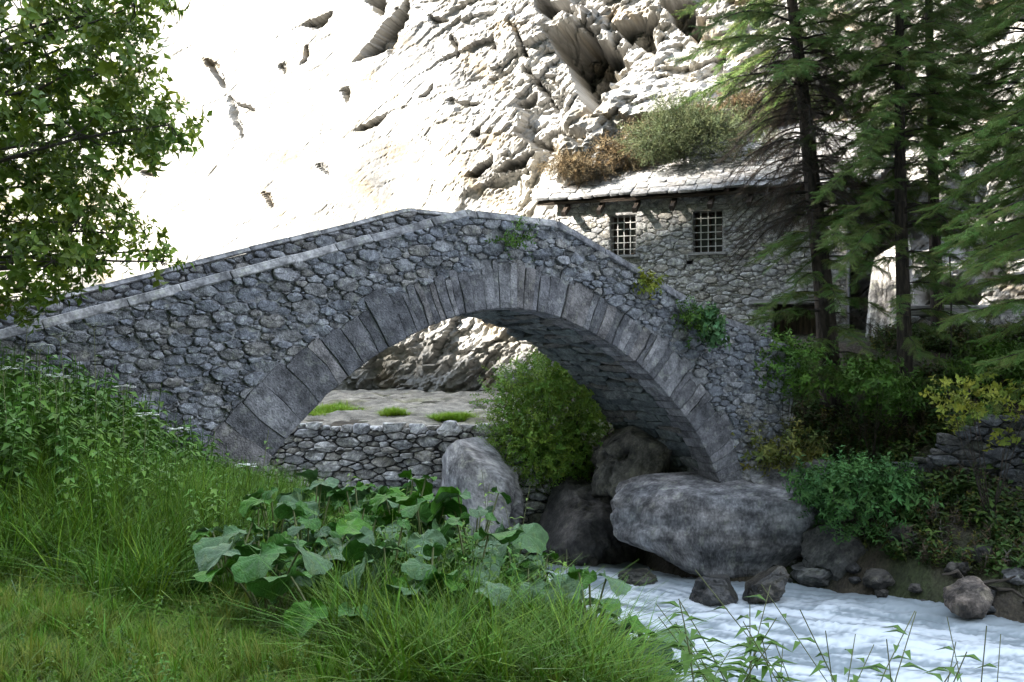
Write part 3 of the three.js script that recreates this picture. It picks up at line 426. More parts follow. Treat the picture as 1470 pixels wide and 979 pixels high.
function scatter(parent, name, geos, mat, list, world = true) {   // list: {p, q|dir, s, c}
  const inv = world && parent !== scene ? new THREE.Matrix4().copy(parent.matrixWorld).invert() : null, m = new THREE.Matrix4(), q = new THREE.Quaternion(), Y = V(0, 1, 0), out = [];
  geos.forEach((g, gi) => {
    const mine = list.filter((_, i) => i % geos.length === gi); if (!mine.length) return;
    const im = new THREE.InstancedMesh(g, mat, mine.length); im.name = parent === scene ? numbered(name) : name; im.userData.kind = 'stuff';
    mine.forEach((e, i) => {
      if (e.x) m.copy(e.x); else { q.setFromUnitVectors(Y, e.dir ?? Y); if (e.spin !== undefined) q.multiply(new THREE.Quaternion().setFromAxisAngle(Y, e.spin)); m.compose(e.p, q, e.s.isVector3 ? e.s : V(e.s, e.s, e.s)); }
      if (inv) m.premultiply(inv); im.setMatrixAt(i, m); im.setColorAt(i, e.c ?? C(1, 1, 1));
    });
    parent.add(im); out.push(im);
  });
  return out;
}
const tone = (rnd, v = 0.3, y = 0.2) => { const k = 1 - v + 2 * v * rnd(), w = (rnd() - 0.5) * y; return C(k * (1 + w), k, k * (1 - w)); };
// a shrub: stems fanning out of the ground and sprigs crowded in uneven clumps
const SPR = { mid: [sprigGeo(8, 0.075, 0.04, 0.2, 1), sprigGeo(7, 0.085, 0.042, 0.22, 2)], small: [sprigGeo(9, 0.05, 0.026, 0.18, 3), sprigGeo(8, 0.055, 0.024, 0.2, 4)], round: [sprigGeo(6, 0.07, 0.055, 0.15, 5), sprigGeo(7, 0.065, 0.05, 0.14, 6)], thin: [sprigGeo(12, 0.07, 0.012, 0.25, 7, 0.6), sprigGeo(11, 0.08, 0.01, 0.28, 8, 0.6)] };
const STEM = bark(0.13, 0.1, 0.075);
function shrub(name, label, cat, cx, cy, cz, r, count, kind, mat, seed, { base, clumps = 14, group, yel = 0.25, droop = 0.2 } = {}) {
  const rnd = mul(seed), b = base ?? V(cx, cy - r[1], cz), t = thing(name, label, cat, [b.x, b.y, b.z], 0, group), cl = [], list = [], st = new MB();
  for (let k = 0; k < clumps; k++) { const d = rv(rnd).multiplyScalar(0.25 + 0.6 * Math.cbrt(rnd())), c = V(cx + d.x * r[0], cy + d.y * r[1], cz + d.z * r[2]), w = 0.28 + 0.25 * rnd(); cl.push([c, w]); st.tube(curve(b, c, -0.05, 5, 0.06, rnd), 0.018 * Math.min(1.5, r[1]), 0.005, 5); }
  for (let k = 0; k < count; k++) { const [c, w] = cl[k % clumps], d = rv(rnd), f = 0.45 + 0.6 * rnd(), p = V(c.x + d.x * r[0] * w * f, c.y + d.y * r[1] * w * f, c.z + d.z * r[2] * w * f), dir = d.clone().add(V(0, 0.35 - droop, 0)).add(rv(rnd).multiplyScalar(0.5)).normalize(); list.push({ p, dir, spin: rnd() * 6, s: 0.75 + 0.6 * rnd(), c: tone(rnd, 0.32, yel) }); }
  wpart(t, 'stem', st.geo(), STEM); scatter(t, 'foliage', SPR[kind], mat, list); return t;
}
const GREEN = leafMat(0.075, 0.155, 0.018), FRESH = leafMat(0.19, 0.31, 0.045), YEL = leafMat(0.24, 0.27, 0.035), BROWN = leafMat(0.13, 0.095, 0.05, 0.15, 0.9), IVY = leafMat(0.07, 0.15, 0.05);
shrub('bush', 'tall leafy green bush hanging over the bank behind the arch', 'bush', 0.72, -1.2, -17.9, [1.05, 1.35, 0.8], 4200, 'small', FRESH, 81, { base: V(0.9, -2.9, -18.1), clumps: 26, yel: 0.35, droop: 0.35 });
shrub('bush', 'green bush on the mossy slope above the water', 'bush', 5.3, -2.15, -15.2, [1.0, 0.5, 0.5], 800, 'mid', leafMat(0.07, 0.17, 0.04), 82, { base: V(5.35, ground(5.35, 15.5) - 0.05, -15.5), clumps: 24 });
shrub('bush', 'light green bush growing at the right end of the bridge', 'bush', 3.12, 0.42, -15.35, [0.2, 0.28, 0.16], 130, 'round', IVY, 83, { base: V(3.2, 0.1, -15.55), clumps: 7 });
shrub('wall_plant', 'small tuft rooted in the right slope of the parapet', 'plant', 2.12, 1.13, -14.92, [0.09, 0.14, 0.07], 26, 'round', YEL, 84, { base: V(2.13, 1.02, -15.05), clumps: 4 });
shrub('wall_plant', 'small trailing plant below the peak of the bridge', 'plant', 0.0, 1.62, -13.75, [0.28, 0.14, 0.06], 34, 'small', GREEN, 85, { base: V(0.0, 1.6, -13.93), clumps: 6 });
shrub('wall_plant', 'creeping plant on the masonry beside the right haunch', 'plant', 2.75, 0.62, -15.25, [0.25, 0.3, 0.07], 60, 'small', GREEN, 86, { base: V(2.75, 0.5, -15.5), clumps: 7 });
shrub('bush', 'yellowish shrub beside the foot of the arch', 'bush', 4.35, -1.6, -16.3, [0.8, 0.4, 0.4], 260, 'mid', leafMat(0.16, 0.17, 0.035), 87, { base: V(4.3, ground(4.3, 16.6) - 0.1, -16.6), clumps: 18, yel: 0.4 });
shrub('bush', 'yellow green maple shrub in front of the short dark wall', 'bush', 6.85, -0.75, -14.2, [0.9, 0.5, 0.5], 130, 'round', YEL, 88, { base: V(7.2, ground(7.2, 14.7) - 0.05, -14.7), clumps: 10, yel: 0.3, droop: 0.5 });
shrub('bush', 'dark bush between the spruce trunks and the bridge', 'bush', 4.6, -0.25, -16.7, [0.9, 0.45, 0.6], 420, 'mid', GREEN, 89, { base: V(4.6, ground(4.6, 16.9) - 0.05, -16.9), clumps: 16 });
shrub('bush', 'dark low bush below the trunk of the leaning spruce', 'bush', 6.1, -0.55, -16.4, [0.9, 0.35, 0.6], 380, 'mid', GREEN, 90, { base: V(6.1, ground(6.1, 16.6) - 0.05, -16.6), clumps: 14 });
shrub('bush', 'dark spreading bush below the terrace wall', 'bush', 8.3, -0.25, -16.5, [1.1, 0.38, 0.7], 480, 'mid', GREEN, 91, { base: V(8.3, ground(8.3, 16.7) - 0.05, -16.7), clumps: 14 });
{ // scrub rooted on the rock over the roof
  const a = at(1000, 190, 22.6);
  shrub('cliff_shrub', 'green needled scrub on the rock above the house roof', 'shrub', a.x, a.y, a.z, [1.75, 0.7, 0.7], 2200, 'thin', leafMat(0.075, 0.095, 0.035), 92, { base: cliffAt(5.2, 5.0, -0.1), clumps: 18 });
  const BL = ['brown dry brush hanging over the lowest corner of the roof', 'brown dry brush above the first barred window', 'brown dry brush between the two barred windows, above the roof', 'brown dry brush below the green scrub over the roof', 'brown dry brush beside the dead branches of the leaning spruce'];
  [2.5, 3.3, 4.2, 5.1, 6.0].forEach((u, k) => { const v = 3.86 + 0.48 * (u - 1.9), p = cliffAt(u, v + 0.36, 0.16); shrub('dry_brush', BL[k], 'brush', p.x, p.y, p.z, [0.72, 0.2 + 0.05 * (k % 3), 0.3], 520, 'thin', BROWN, 93 + k * 11, { base: cliffAt(u, v + 0.45, -0.15), clumps: 15, droop: 0.55 }); });
}
// ---------------------------------------------------------------- trees
function needleSpray(seed, dead) {              // flat twig along +x
  const rnd = mul(seed), mb = new MB(), L = 0.5; mb.tube([V(0, 0, 0), V(L * 0.5, -0.015, 0), V(L, -0.06, 0)], 0.006, 0.002, 3);
  const needles = (a, b, n) => { const d = b.clone().sub(a).normalize(); for (let k = 0; k < n; k++) { const p = a.clone().lerp(b, k / n), s = rv(rnd); s.addScaledVector(d, 0.6 - s.dot(d)).normalize(); s.y = s.y * 0.6 + 0.12; const l = 0.034 * (0.8 + 0.4 * rnd()), w = V().crossVectors(s, rv(rnd)).normalize().multiplyScalar(0.005); const i = mb.v(p.x - w.x, p.y - w.y, p.z - w.z), j = mb.v(p.x + w.x, p.y + w.y, p.z + w.z), e = mb.v(p.x + s.x * l, p.y + s.y * l, p.z + s.z * l); mb.t(i, j, e); } };
  if (!dead) needles(V(0, 0, 0), V(L, -0.06, 0), 34);
  for (let k = 0; k < 7; k++) for (const s of [-1, 1]) { const t = 0.1 + 0.125 * k, l = 0.2 * (1 - t * 0.75) * (0.8 + 0.4 * rnd()), a = V(L * t, -0.03 * t, 0), b = a.clone().add(V(l * 0.72, -0.02 - 0.03 * rnd(), s * l * 0.7)); mb.tube([a, b], 0.003, 0.0015, 3); if (!dead) needles(a, b, Math.ceil(l / 0.012)); }
  return mb.geo();
}
const SPRAY = [needleSpray(1), needleSpray(2), needleSpray(3)], TWIG = [needleSpray(9, true)];
const NEEDLE = new THREE.MeshStandardMaterial({ color: C(0.095, 0.15, 0.03), roughness: 0.7 }), DEAD = bark(0.19, 0.15, 0.12);
function spruce(label, x, d, H, r0, lean, seed, bands, boughs = [], col = 1) {
  const y0 = ground(x, d) - 0.15, rnd = mul(seed), t = thing('spruce_tree', label, 'tree', [x, y0, -d]), tr = new MB(), br = new MB(), list = [], twigs = [];
  const axis = h => V(x + lean[0] * h + 0.05 * n3(h * 0.4, seed, 1), y0 + h, -d + lean[1] * h + 0.05 * n3(h * 0.4, seed, 5));
  const pts = []; for (let k = 0; k <= 24; k++) pts.push(axis(H * k / 24)); tr.tube(pts, r0 * 1.15, 0.02, 12, 0.85); wpart(t, 'trunk', tr.geo(), bark(0.1, 0.08, 0.065));
  const limb = (h, az, L, live, droop, dens = 1, tint = 1) => {
    const a = axis(h), dir = V(Math.cos(az), 0, Math.sin(az)), n = 7, ps = []; for (let k = 0; k <= n; k++) { const f = k / n; ps.push(V(a.x + dir.x * L * f + (rnd() - 0.5) * 0.05, a.y - droop * L * f * f + 0.1 * L * Math.sin(f * 3) * 0.6 + (rnd() - 0.5) * 0.03, a.z + dir.z * L * f + (rnd() - 0.5) * 0.05)); }
    br.tube(ps, Math.max(0.008, 0.013 * L), 0.004, 4);
    const N = Math.ceil(L / 0.035 * dens);
    for (let k = 0; k < N; k++) {
      const f = 0.18 + 0.84 * (k + rnd() * 0.5) / N, i = Math.min(n - 1, Math.floor(f * n)), p = ps[i].clone().lerp(ps[i + 1], clamp(f * n - i)), sd = k % 2 ? 1 : -1, an = az + sd * (0.15 + 1.1 * rnd()) * (f > 0.93 ? 0.3 : 1);
      const X = V(Math.cos(an), 0.1 - 0.95 * rnd() * (live ? 1 : 1.5), Math.sin(an)).normalize(), Z = V().crossVectors(X, V((rnd() - 0.5) * 1.4, 1, (rnd() - 0.5) * 1.4)).normalize(), Yv = V().crossVectors(Z, X), s = (0.3 + 0.45 * rnd()) * (1.15 - 0.4 * f) * Math.min(1.25, 0.5 + L * 0.4);
      const m = new THREE.Matrix4().makeBasis(X.multiplyScalar(s), Yv.multiplyScalar(s), Z.multiplyScalar(s)).setPosition(p), tip = 1; (live ? list : twigs).push({ x: m, c: C(tint * tip * col * (0.8 + 0.5 * rnd()), tint * tip * col * (0.85 + 0.4 * rnd()), 0.9 * col) });
    }
  };
  for (const b of bands) for (let h = b.h0; h < b.h1; h += b.step * (0.8 + 0.4 * rnd())) { const az0 = rnd() * 6.28; for (let k = 0; k < b.n; k++) limb(h + rnd() * 0.12, az0 + k * 6.283 / b.n + rnd() * 0.5, b.len * (1 - 0.75 * h / H) * (0.75 + 0.5 * rnd()), b.live ?? true, b.droop ?? 0.3, b.dens ?? 1); }
  for (const [h, az, L, dr] of boughs) limb(h, az, L, true, dr ?? 0.25, 1.5);
  for (let k = 0; k < 13; k++) limb(0.9 + 0.24 * k, 0.2 + 2.8 * rnd(), 0.7 + 0.9 * rnd(), rnd() < 0.75, 0.35, 1.2);
  wpart(t, 'branch', br.geo(), bark(0.12, 0.1, 0.085), 'stuff');
  if (list.length) scatter(t, 'crown', SPRAY, NEEDLE, list); if (twigs.length) scatter(t, 'dead_twig', TWIG, DEAD, twigs);
  return t;
}
spruce('leaning spruce with bare dead branches in front of the house', 5.95, 18, 13, 0.19, [-0.105, 0.02], 201, [{ h0: 3.6, h1: 6.6, step: 0.2, n: 6, len: 1.9, live: false, droop: 0.5, dens: 1.2 }, { h0: 6.0, h1: 12.6, step: 0.3, n: 5, len: 3.2, droop: 0.22, dens: 1.1 }],
  [[1.9, 2.9, 1.9, 0.25], [2.2, 2.6, 1.6, 0.2], [2.15, 0.6, 1.1, 0.3], [1.2, 2.3, 1.7, 0.3], [1.1, 3.0, 1.5, 0.2], [3.3, 2.5, 1.5, 0.3], [3.2, 3.3, 1.2, 0.3], [2.9, 0.5, 1.1, 0.3], [1.0, 0.7, 1.5, 0.3], [3.6, 1.2, 1.4, 0.4], [0.9, 1.7, 1.3, 0.4]]);
spruce('straight slender spruce in front of the pale rock pillar', 6.85, 17, 13, 0.13, [-0.01, 0], 202, [{ h0: 3.5, h1: 12.6, step: 0.31, n: 5, len: 2.3, droop: 0.4, dens: 1.25 }], [[3.0, 2.6, 1.0, 0.3], [3.1, 0.4, 1.2, 0.3], [0.9, 0.9, 1.0, 0.2], [0.8, 2.2, 1.1, 0.2]]);
spruce('thick dark spruce behind the slender one', 8.3, 19.0, 14, 0.12, [-0.03, 0.02], 203, [{ h0: 4.2, h1: 13, step: 0.36, n: 5, len: 2.2, droop: 0.5, dens: 1.1 }], [], 0.9);
spruce('spruce with fresh green boughs reaching towards the river', 8.9, 14.2, 12, 0.16, [0, 0], 204, [{ h0: 4.4, h1: 11.5, step: 0.3, n: 6, len: 3.3, droop: 0.28, dens: 1.15 }, { h0: 2.2, h1: 4.3, step: 0.55, n: 3, len: 2.2, droop: 0.3 }], [[3.3, 3.2, 2.4, 0.1], [4.1, 2.9, 2.5, 0.15], [3.7, 3.5, 2.3, 0.1], [2.6, 3.1, 2.0, 0.1], [4.6, 3.3, 2.4, 0.2]], 1.3);
spruce('tall spruce beside the terrace wall', 9.4, 17.5, 13, 0.16, [-0.01, 0], 205, [{ h0: 4.0, h1: 12.5, step: 0.3, n: 6, len: 2.8, droop: 0.35, dens: 1.1 }], [[2.9, 3.0, 1.6, 0.2], [2.4, 3.4, 1.8, 0.2], [3.4, 2.7, 1.7, 0.2]], 1.15);
{ // broadleaf tree on the near bank, trunk beyond the frame
  const rnd = mul(303), D = 9.2, bx = -6.6, bd = 9.4, yb = ground(bx, bd) - 0.1, t = thing('broadleaf_tree', 'leafy broadleaf tree overhanging the left end of the bridge', 'tree', [bx, yb, -bd]), br = new MB(), list = [];
  const top = V(bx - 0.1, 4.4, -bd); const trunk = new MB().tube(curve(V(bx, yb, -bd), top, 0, 9, 0.08, rnd), 0.17, 0.05, 10); wpart(t, 'trunk', trunk.geo(), bark(0.16, 0.14, 0.12));
  const cl = [[40, 30, 90, 9], [130, 20, 60, 6], [190, 6, 34, 3], [90, 110, 80, 9], [160, 95, 42, 4], [30, 160, 85, 9], [110, 190, 60, 6], [185, 165, 36, 4], [205, 205, 26, 3], [245, 178, 22, 1.6], [30, 250, 70, 7], [90, 270, 40, 4], [35, 320, 62, 7], [110, 318, 46, 5], [160, 335, 34, 3], [20, 385, 52, 6], [75, 375, 34, 3], [120, 372, 26, 1.6], [15, 430, 26, 2], [-70, 120, 110, 8], [-60, 300, 100, 8], [-60, -60, 120, 8], [80, -70, 90, 6], [140, 62, 30, 2], [225, 358, 12, 0.5], [232, 375, 9, 0.4]];
  for (const [px, py, r, w] of cl) {
    const c = at(px, py, D + (rnd() - 0.5) * 1.6), R = r / 1400 * D, h = clamp(c.y * 0.7 + 0.2 - 0.3 * (c.x - bx) * 0.3, yb + 0.9, 4.2), s = V(bx, h, -bd); br.tube(curve(s, c, 0.12, 8, 0.1, rnd), 0.035, 0.007, 5);
    for (let k = 0; k < 7; k++) { const e = rv(rnd).multiplyScalar(R * 0.9).add(c); br.tube(curve(c, e, -0.02, 3, 0.04, rnd), 0.007, 0.003, 4); }
    const N = Math.round(w * 15);
    for (let k = 0; k < N; k++) { const d = rv(rnd), p = d.clone().multiplyScalar(R * (0.3 + 0.78 * Math.sqrt(rnd()))); p.z *= 1.5; p.add(c); list.push({ p, dir: d.add(V(0.2, 0.1, 0)).add(rv(rnd).multiplyScalar(0.7)).normalize(), spin: rnd() * 6, s: 0.7 + 0.6 * rnd(), c: tone(rnd, 0.35, 0.35) }); }
  }
  wpart(t, 'branch', br.geo(), bark(0.14, 0.12, 0.1), 'stuff');
  scatter(t, 'crown', [sprigGeo(8, 0.085, 0.052, 0.17, 51), sprigGeo(7, 0.09, 0.05, 0.18, 52), sprigGeo(6, 0.075, 0.05, 0.13, 53)], leafMat(0.105, 0.165, 0.018, 0.45, 0.5), list);
}
// ---------------------------------------------------------------- ground cover
function tuftGeo(n, seed, wid, lean) { const rnd = mul(seed), mb = new MB(); for (let k = 0; k < n; k++) { const a = rnd() * 6.28, r = 0.05 * rnd(), h = 0.6 + 0.4 * rnd(), l = lean * (0.3 + rnd()), w = wid * (0.7 + 0.6 * rnd()), x = Math.cos(a), z = Math.sin(a), sx = -z * w, sz = x * w; let pr = null; for (let j = 0; j < 4; j++) { const t = j / 3, o = r + l * t * t, y = h * (t - 0.18 * l * t * t), ww = 1 - t * 0.9; const A = mb.v(x * o + sx * ww, y, z * o + sz * ww), B = mb.v(x * o - sx * ww, y, z * o - sz * ww); if (pr) mb.q(pr[0], pr[1], B, A); pr = [A, B]; } } return mb.geo(); }
const TUFT = [tuftGeo(11, 1, 0.008, 0.45), tuftGeo(9, 2, 0.011, 0.7), tuftGeo(10, 3, 0.006, 0.3)], SHORT = [tuftGeo(16, 4, 0.035, 0.8), tuftGeo(14, 5, 0.03, 1.0)];
const GRASS = leafMat(0.1, 0.195, 0.014, 0.38, 0.65);
const inView = (x, d, m = 0.6) => Math.abs(x) < 0.525 * d + m;
{
  const rnd = mul(404), tall = [], short = [];
  for (let k = 0; k < 60000 && tall.length < 7000; k++) {
    const d = 4.4 + rnd() * 8.6, x = -7.4 + rnd() * 10; if (!inView(x, d) || x > xe(d) + (d > 6.2 ? 0.1 : 0.45)) continue;
    const zone = sst(5.7, 6.6, d + 0.35 * n3(x * 1.3, d, 7) + 1.9 * sst(-1.5, -0.3, x)), left = sst(-0.6, -2.4, x); if (rnd() > zone) continue;
    if (d > 13.6 + 0.577 * x - 0.1) continue;      // stop at the bridge wall
    if (x > -2.0 && d > 6.2 && n3(x * 1.6, d * 1.6, 17) < 0.2) continue; const h = lerp(1, 0.38, sst(-1.3, 0.1, x - xe(d))) * (0.4 + 0.36 * left * sst(6, 7.4, d)) * (0.65 + 0.7 * rnd()); tall.push({ p: V(x, ground(x, d) - 0.02, -d), spin: rnd() * 6, s: V(0.8, h, 0.8), c: tone(rnd, 0.5, 0.5), dir: V((rnd() - 0.5) * 0.7, 1, (rnd() - 0.5) * 0.7).normalize() });
  }
  for (let k = 0; k < 60000 && short.length < 5600; k++) { const d = 3.9 + rnd() * 3.6, x = -3.6 + rnd() * 5.6; if (!inView(x, d, 0.3) || x > xe(d) + 0.3) continue; if (rnd() < sst(-1.2, 0.2, x) * 0.8) continue; const pt = sst(-0.3, 0.3, n3(x * 1.4, d * 1.4, 9)); short.push({ p: V(x, ground(x, d) - 0.01, -d), spin: rnd() * 6, s: V(0.13, 0.06 + 0.12 * rnd() * rnd() + 0.14 * pt * rnd(), 0.13), c: rnd() < 0.12 + 0.2 * pt ? C(1.9, 1.15, 2.0) : C(1.15 * (0.75 + 0.5 * rnd()), 1.1 * (0.75 + 0.5 * rnd()), 0.8) }); }
  for (let k = 0; k < 420; k++) { const d = 4.3 + rnd() * 2.2, x = -3.4 + rnd() * 4; if (!inView(x, d, 0.3)) continue; if (n3(x * 2, d * 2, 57) < 0.0) continue; tall.push({ p: V(x, ground(x, d) - 0.02, -d), spin: rnd() * 6, s: V(0.6, 0.14 + 0.2 * rnd(), 0.6), c: rnd() < 0.15 ? C(2.2, 1.3, 2.5) : tone(rnd, 0.5, 0.5), dir: V((rnd() - 0.5) * 0.7, 1, (rnd() - 0.5) * 0.7).normalize() }); }
  for (const m of [...scatter(scene, 'tall_grass', TUFT, GRASS, tall)]) tag(m, 'tall green meadow grass on the near bank', null, null, 'stuff');
  for (const m of scatter(scene, 'short_grass', SHORT, GRASS, short)) tag(m, 'short yellowish trodden grass', null, null, 'stuff');
  // leafy herbs crowding the left of the bank
  const herb = s => { const r = mul(s), mb = new MB(); mb.tube([V(0, 0, 0), V(0.02, 0.5, 0.01), V(0.0, 1, 0.03)], 0.006, 0.003, 4); for (let k = 0; k < 11; k++) for (let j = 0; j < 2; j++) { const a = k * 1.57 + j * 3.14 + r() * 0.5, y = 0.14 + 0.078 * k, l = 0.15 * (1.15 - 0.55 * y) * (0.8 + 0.4 * r()); addLeaf(mb, V(0.02 * Math.sin(y * 3), y, 0.02 * y), V(Math.cos(a), 0.25 - 0.35 * r(), Math.sin(a)).normalize(), V(0, 1, 0), l, l * 0.5, 0.3, 0.35); } return mb.geo(); };
  const herbs = []; for (let k = 0; k < 170; k++) { const d = 4.3 + rnd() * 2.4, x = -3.4 + rnd() * 3.6; if (inView(x, d, 0.3)) herbs.push({ p: V(x, ground(x, d) - 0.02, -d), spin: rnd() * 6, s: 0.13 + 0.16 * rnd(), dir: V((rnd() - 0.5) * 0.8, 1, (rnd() - 0.5) * 0.8).normalize(), c: tone(rnd, 0.45, 0.4) }); }
  for (let k = 0; k < 900; k++) { const d = 5.6 + rnd() * 5.4, x = -3.4 + rnd() * (3.5 + xe(d)); if (!inView(x, d) || d > 13.2 + 0.577 * x || (x < -1 && d < 6.4)) continue; herbs.push({ p: V(x, ground(x, d) - 0.03, -d), spin: rnd() * 6, s: 0.28 + 0.28 * rnd(), dir: V((rnd() - 0.5) * 0.6, 1, (rnd() - 0.5) * 0.6).normalize(), c: tone(rnd, 0.45, 0.4) }); }
  for (let k = 0; k < 20000 && herbs.length < 1950; k++) { const d = 6.4 + rnd() * 5.0, x = -7.2 + rnd() * 5.6; if (!inView(x, d) || d > 13.4 + 0.577 * x) continue; if (rnd() > sst(-1.6, -3.2, x) * sst(6.3, 7.4, d) + 0.06) continue; herbs.push({ p: V(x, ground(x, d) - 0.03, -d), spin: rnd() * 6, s: (0.62 + 0.5 * sst(-2.4, -4.2, x)) * (0.75 + 0.5 * rnd()), dir: V((rnd() - 0.5) * 0.3, 1, (rnd() - 0.5) * 0.3).normalize(), c: tone(rnd, 0.3, 0.3) }); }
  for (const m of scatter(scene, 'meadow_herbs', [herb(1), herb(2), herb(3)], leafMat(0.09, 0.19, 0.02, 0.38), herbs)) tag(m, 'dense leafy herbs crowding the near bank', null, null, 'stuff');
  // undergrowth on the far slope
  const ug = [], lit = [], mo = []; for (let k = 0; k < 34000; k++) { const x = 3.6 + rnd() * 7.4, t = 0.5 + rnd() * 6, d = dw(x) + t; if (!inView(x, d, 0.4)) continue; if (t > 4.6 && x < 7) continue; const q = n3(x * 1.1, d * 1.1, 31); if (rnd() > 0.35 + 1.2 * q) continue; const e = { p: V(x, ground(x, d) - 0.02, -d), dir: V((rnd() - 0.5) * 0.9, 1, 0.3 + (rnd() - 0.5) * 0.9).normalize(), spin: rnd() * 6, s: 0.7 + 0.9 * rnd(), c: tone(rnd, 0.4, 0.4) }; const z = rnd(); (z < 0.55 ? ug : z < 0.8 ? lit : mo).push(e); }
  for (const m of scatter(scene, 'undergrowth', SPR.mid, leafMat(0.06, 0.11, 0.02), ug)) tag(m, 'dark leafy undergrowth on the far bank', null, null, 'stuff');
  for (const m of scatter(scene, 'moss', SPR.small, leafMat(0.13, 0.14, 0.025), lit)) tag(m, 'yellowish moss and seedlings on the far bank', null, null, 'stuff');
  for (const m of scatter(scene, 'dead_undergrowth', SPR.thin, leafMat(0.11, 0.085, 0.06, 0.1, 0.9), mo)) tag(m, 'dead stalks and twigs on the far bank', null, null, 'stuff');
  const pg = []; for (const [px, py, d0, rx, rd, n] of [[475, 575, 21.5, 0.5, 0.9, 300], [565, 583, 21, 0.28, 0.4, 120], [650, 592, 20, 0.42, 0.45, 240]]) for (let k = 0; k < n; k++) { const a = rnd() * 6.28, r = (0.7 + 1.6 * Math.abs(n3(Math.cos(a) * 1.7, Math.sin(a) * 1.7, px))) * Math.pow(rnd(), 0.8), x = (px - 735) / 1400 * d0 + Math.cos(a) * r * rx, d = d0 + Math.sin(a) * r * rd; pg.push({ p: V(x, ground(x, d), -d), spin: rnd() * 6, s: V(0.2, 0.1 + 0.12 * rnd(), 0.2), c: C(1.6 * (0.8 + 0.4 * rnd()), 1.5, 0.7) }); }
  for (const m of scatter(scene, 'path_grass', SHORT, leafMat(0.14, 0.24, 0.03, 0.3), pg)) tag(m, 'bright green grass growing on the gravel path', null, null, 'stuff');
}
// ---------------------------------------------------------------- single plants of the near bank
const BLEAF = [1, 2, 3, 4].map(s => { // broad kidney-shaped leaf, stalk joint at the origin, tip towards +z
  const rnd = mul(s * 77), mb = new MB(), NA = 44, NR = 4, ph = rnd() * 6, c0 = mb.v(0, 0, 0);
  const rows = []; for (let r = 1; r <= NR; r++) { const row = []; for (let k = 0; k <= NA; k++) { const th = -Math.PI + (k + 0.001) / NA * 2 * Math.PI * 0.999, f = r / NR, R = (0.72 + 0.28 * Math.cos(th)) * (0.35 + 0.65 * Math.pow(Math.abs(Math.cos(th / 2)), 0.35)) * (1 + 0.09 * Math.asin(Math.sin(th * 4.5 + ph)) + 0.05 * Math.sin(th * 14)) + 0.12 * Math.abs(Math.sin(th)); const x = Math.sin(th) * R * f, z = Math.cos(th) * R * f; row.push(mb.v(x, 0.2 * f * f * Math.sin(th * 3 + ph) - 0.16 * f * f * (0.4 + 0.6 * Math.cos(th)) + 0.1 * Math.abs(x) + 0.045 * Math.cos(th * 11) * f, z, x, z)); } rows.push(row); }
  for (let k = 0; k < NA; k++) { mb.t(c0, rows[0][k], rows[0][k + 1]); for (let r = 1; r < NR; r++) mb.q(rows[r - 1][k], rows[r][k], rows[r][k + 1], rows[r - 1][k + 1]); } return mb.geo();
});
const LEAFT = tex(256, (u, v) => { const a = pf(u, v, 5, 5, 203), b = pf(u, v, 24, 3, 221), k = 0.66 + 0.3 * a + 0.14 * (b - 0.5), y = sst(0.62, 0.75, pf(u, v, 4, 4, 251)); return [k + 0.08 * y, k + 0.03 * y, k - 0.03 * y]; }, true);
const BMAT = [[0.045, 0.12, 0.025], [0.06, 0.12, 0.05], [0.05, 0.14, 0.012], [0.08, 0.135, 0.075]].map(c => { const m = leafMat(c[0] * 1.9, c[1] * 2, c[2] * 1.7, 0.3, 0.45); m.map = LEAFT; m.bumpMap = LEAFT; m.bumpScale = 0.015; return m; }), PET = new THREE.MeshStandardMaterial({ color: C(0.12, 0.13, 0.05), roughness: 0.7 });
function butterbur(x, d, n, R, hgt, seed) {
  const y = ground(x, d), rnd = mul(seed), t = thing('broad_leaved_plant', 'low plant with broad grey-green leaves on the grassy bank', 'plant', [x, y - 0.02, -d], 0, 'broad-leaved plants on the near bank');
  for (let k = 0; k < n; k++) { const a = k * 6.283 / n + rnd(), o = R * (0.5 + 0.7 * rnd()), h = hgt * (0.55 + 0.55 * rnd()), e = V(Math.cos(a) * o, h, Math.sin(a) * o); part(t, 'stalk', new MB().tube(curve(V(0, 0, 0), e, 0.03, 4), 0.008, 0.006, 5).geo(), PET);
    const m = part(t, 'leaf', BLEAF[Math.floor(rnd() * 4)], BMAT[Math.floor(rnd() * 4)]); m.position.copy(e); m.scale.setScalar(R * (0.4 + 0.75 * rnd())); m.rotation.set(0.45 + (rnd() - 0.5) * 1.1, Math.PI / 2 - a, (rnd() - 0.5) * 1.0, 'YXZ'); }
}
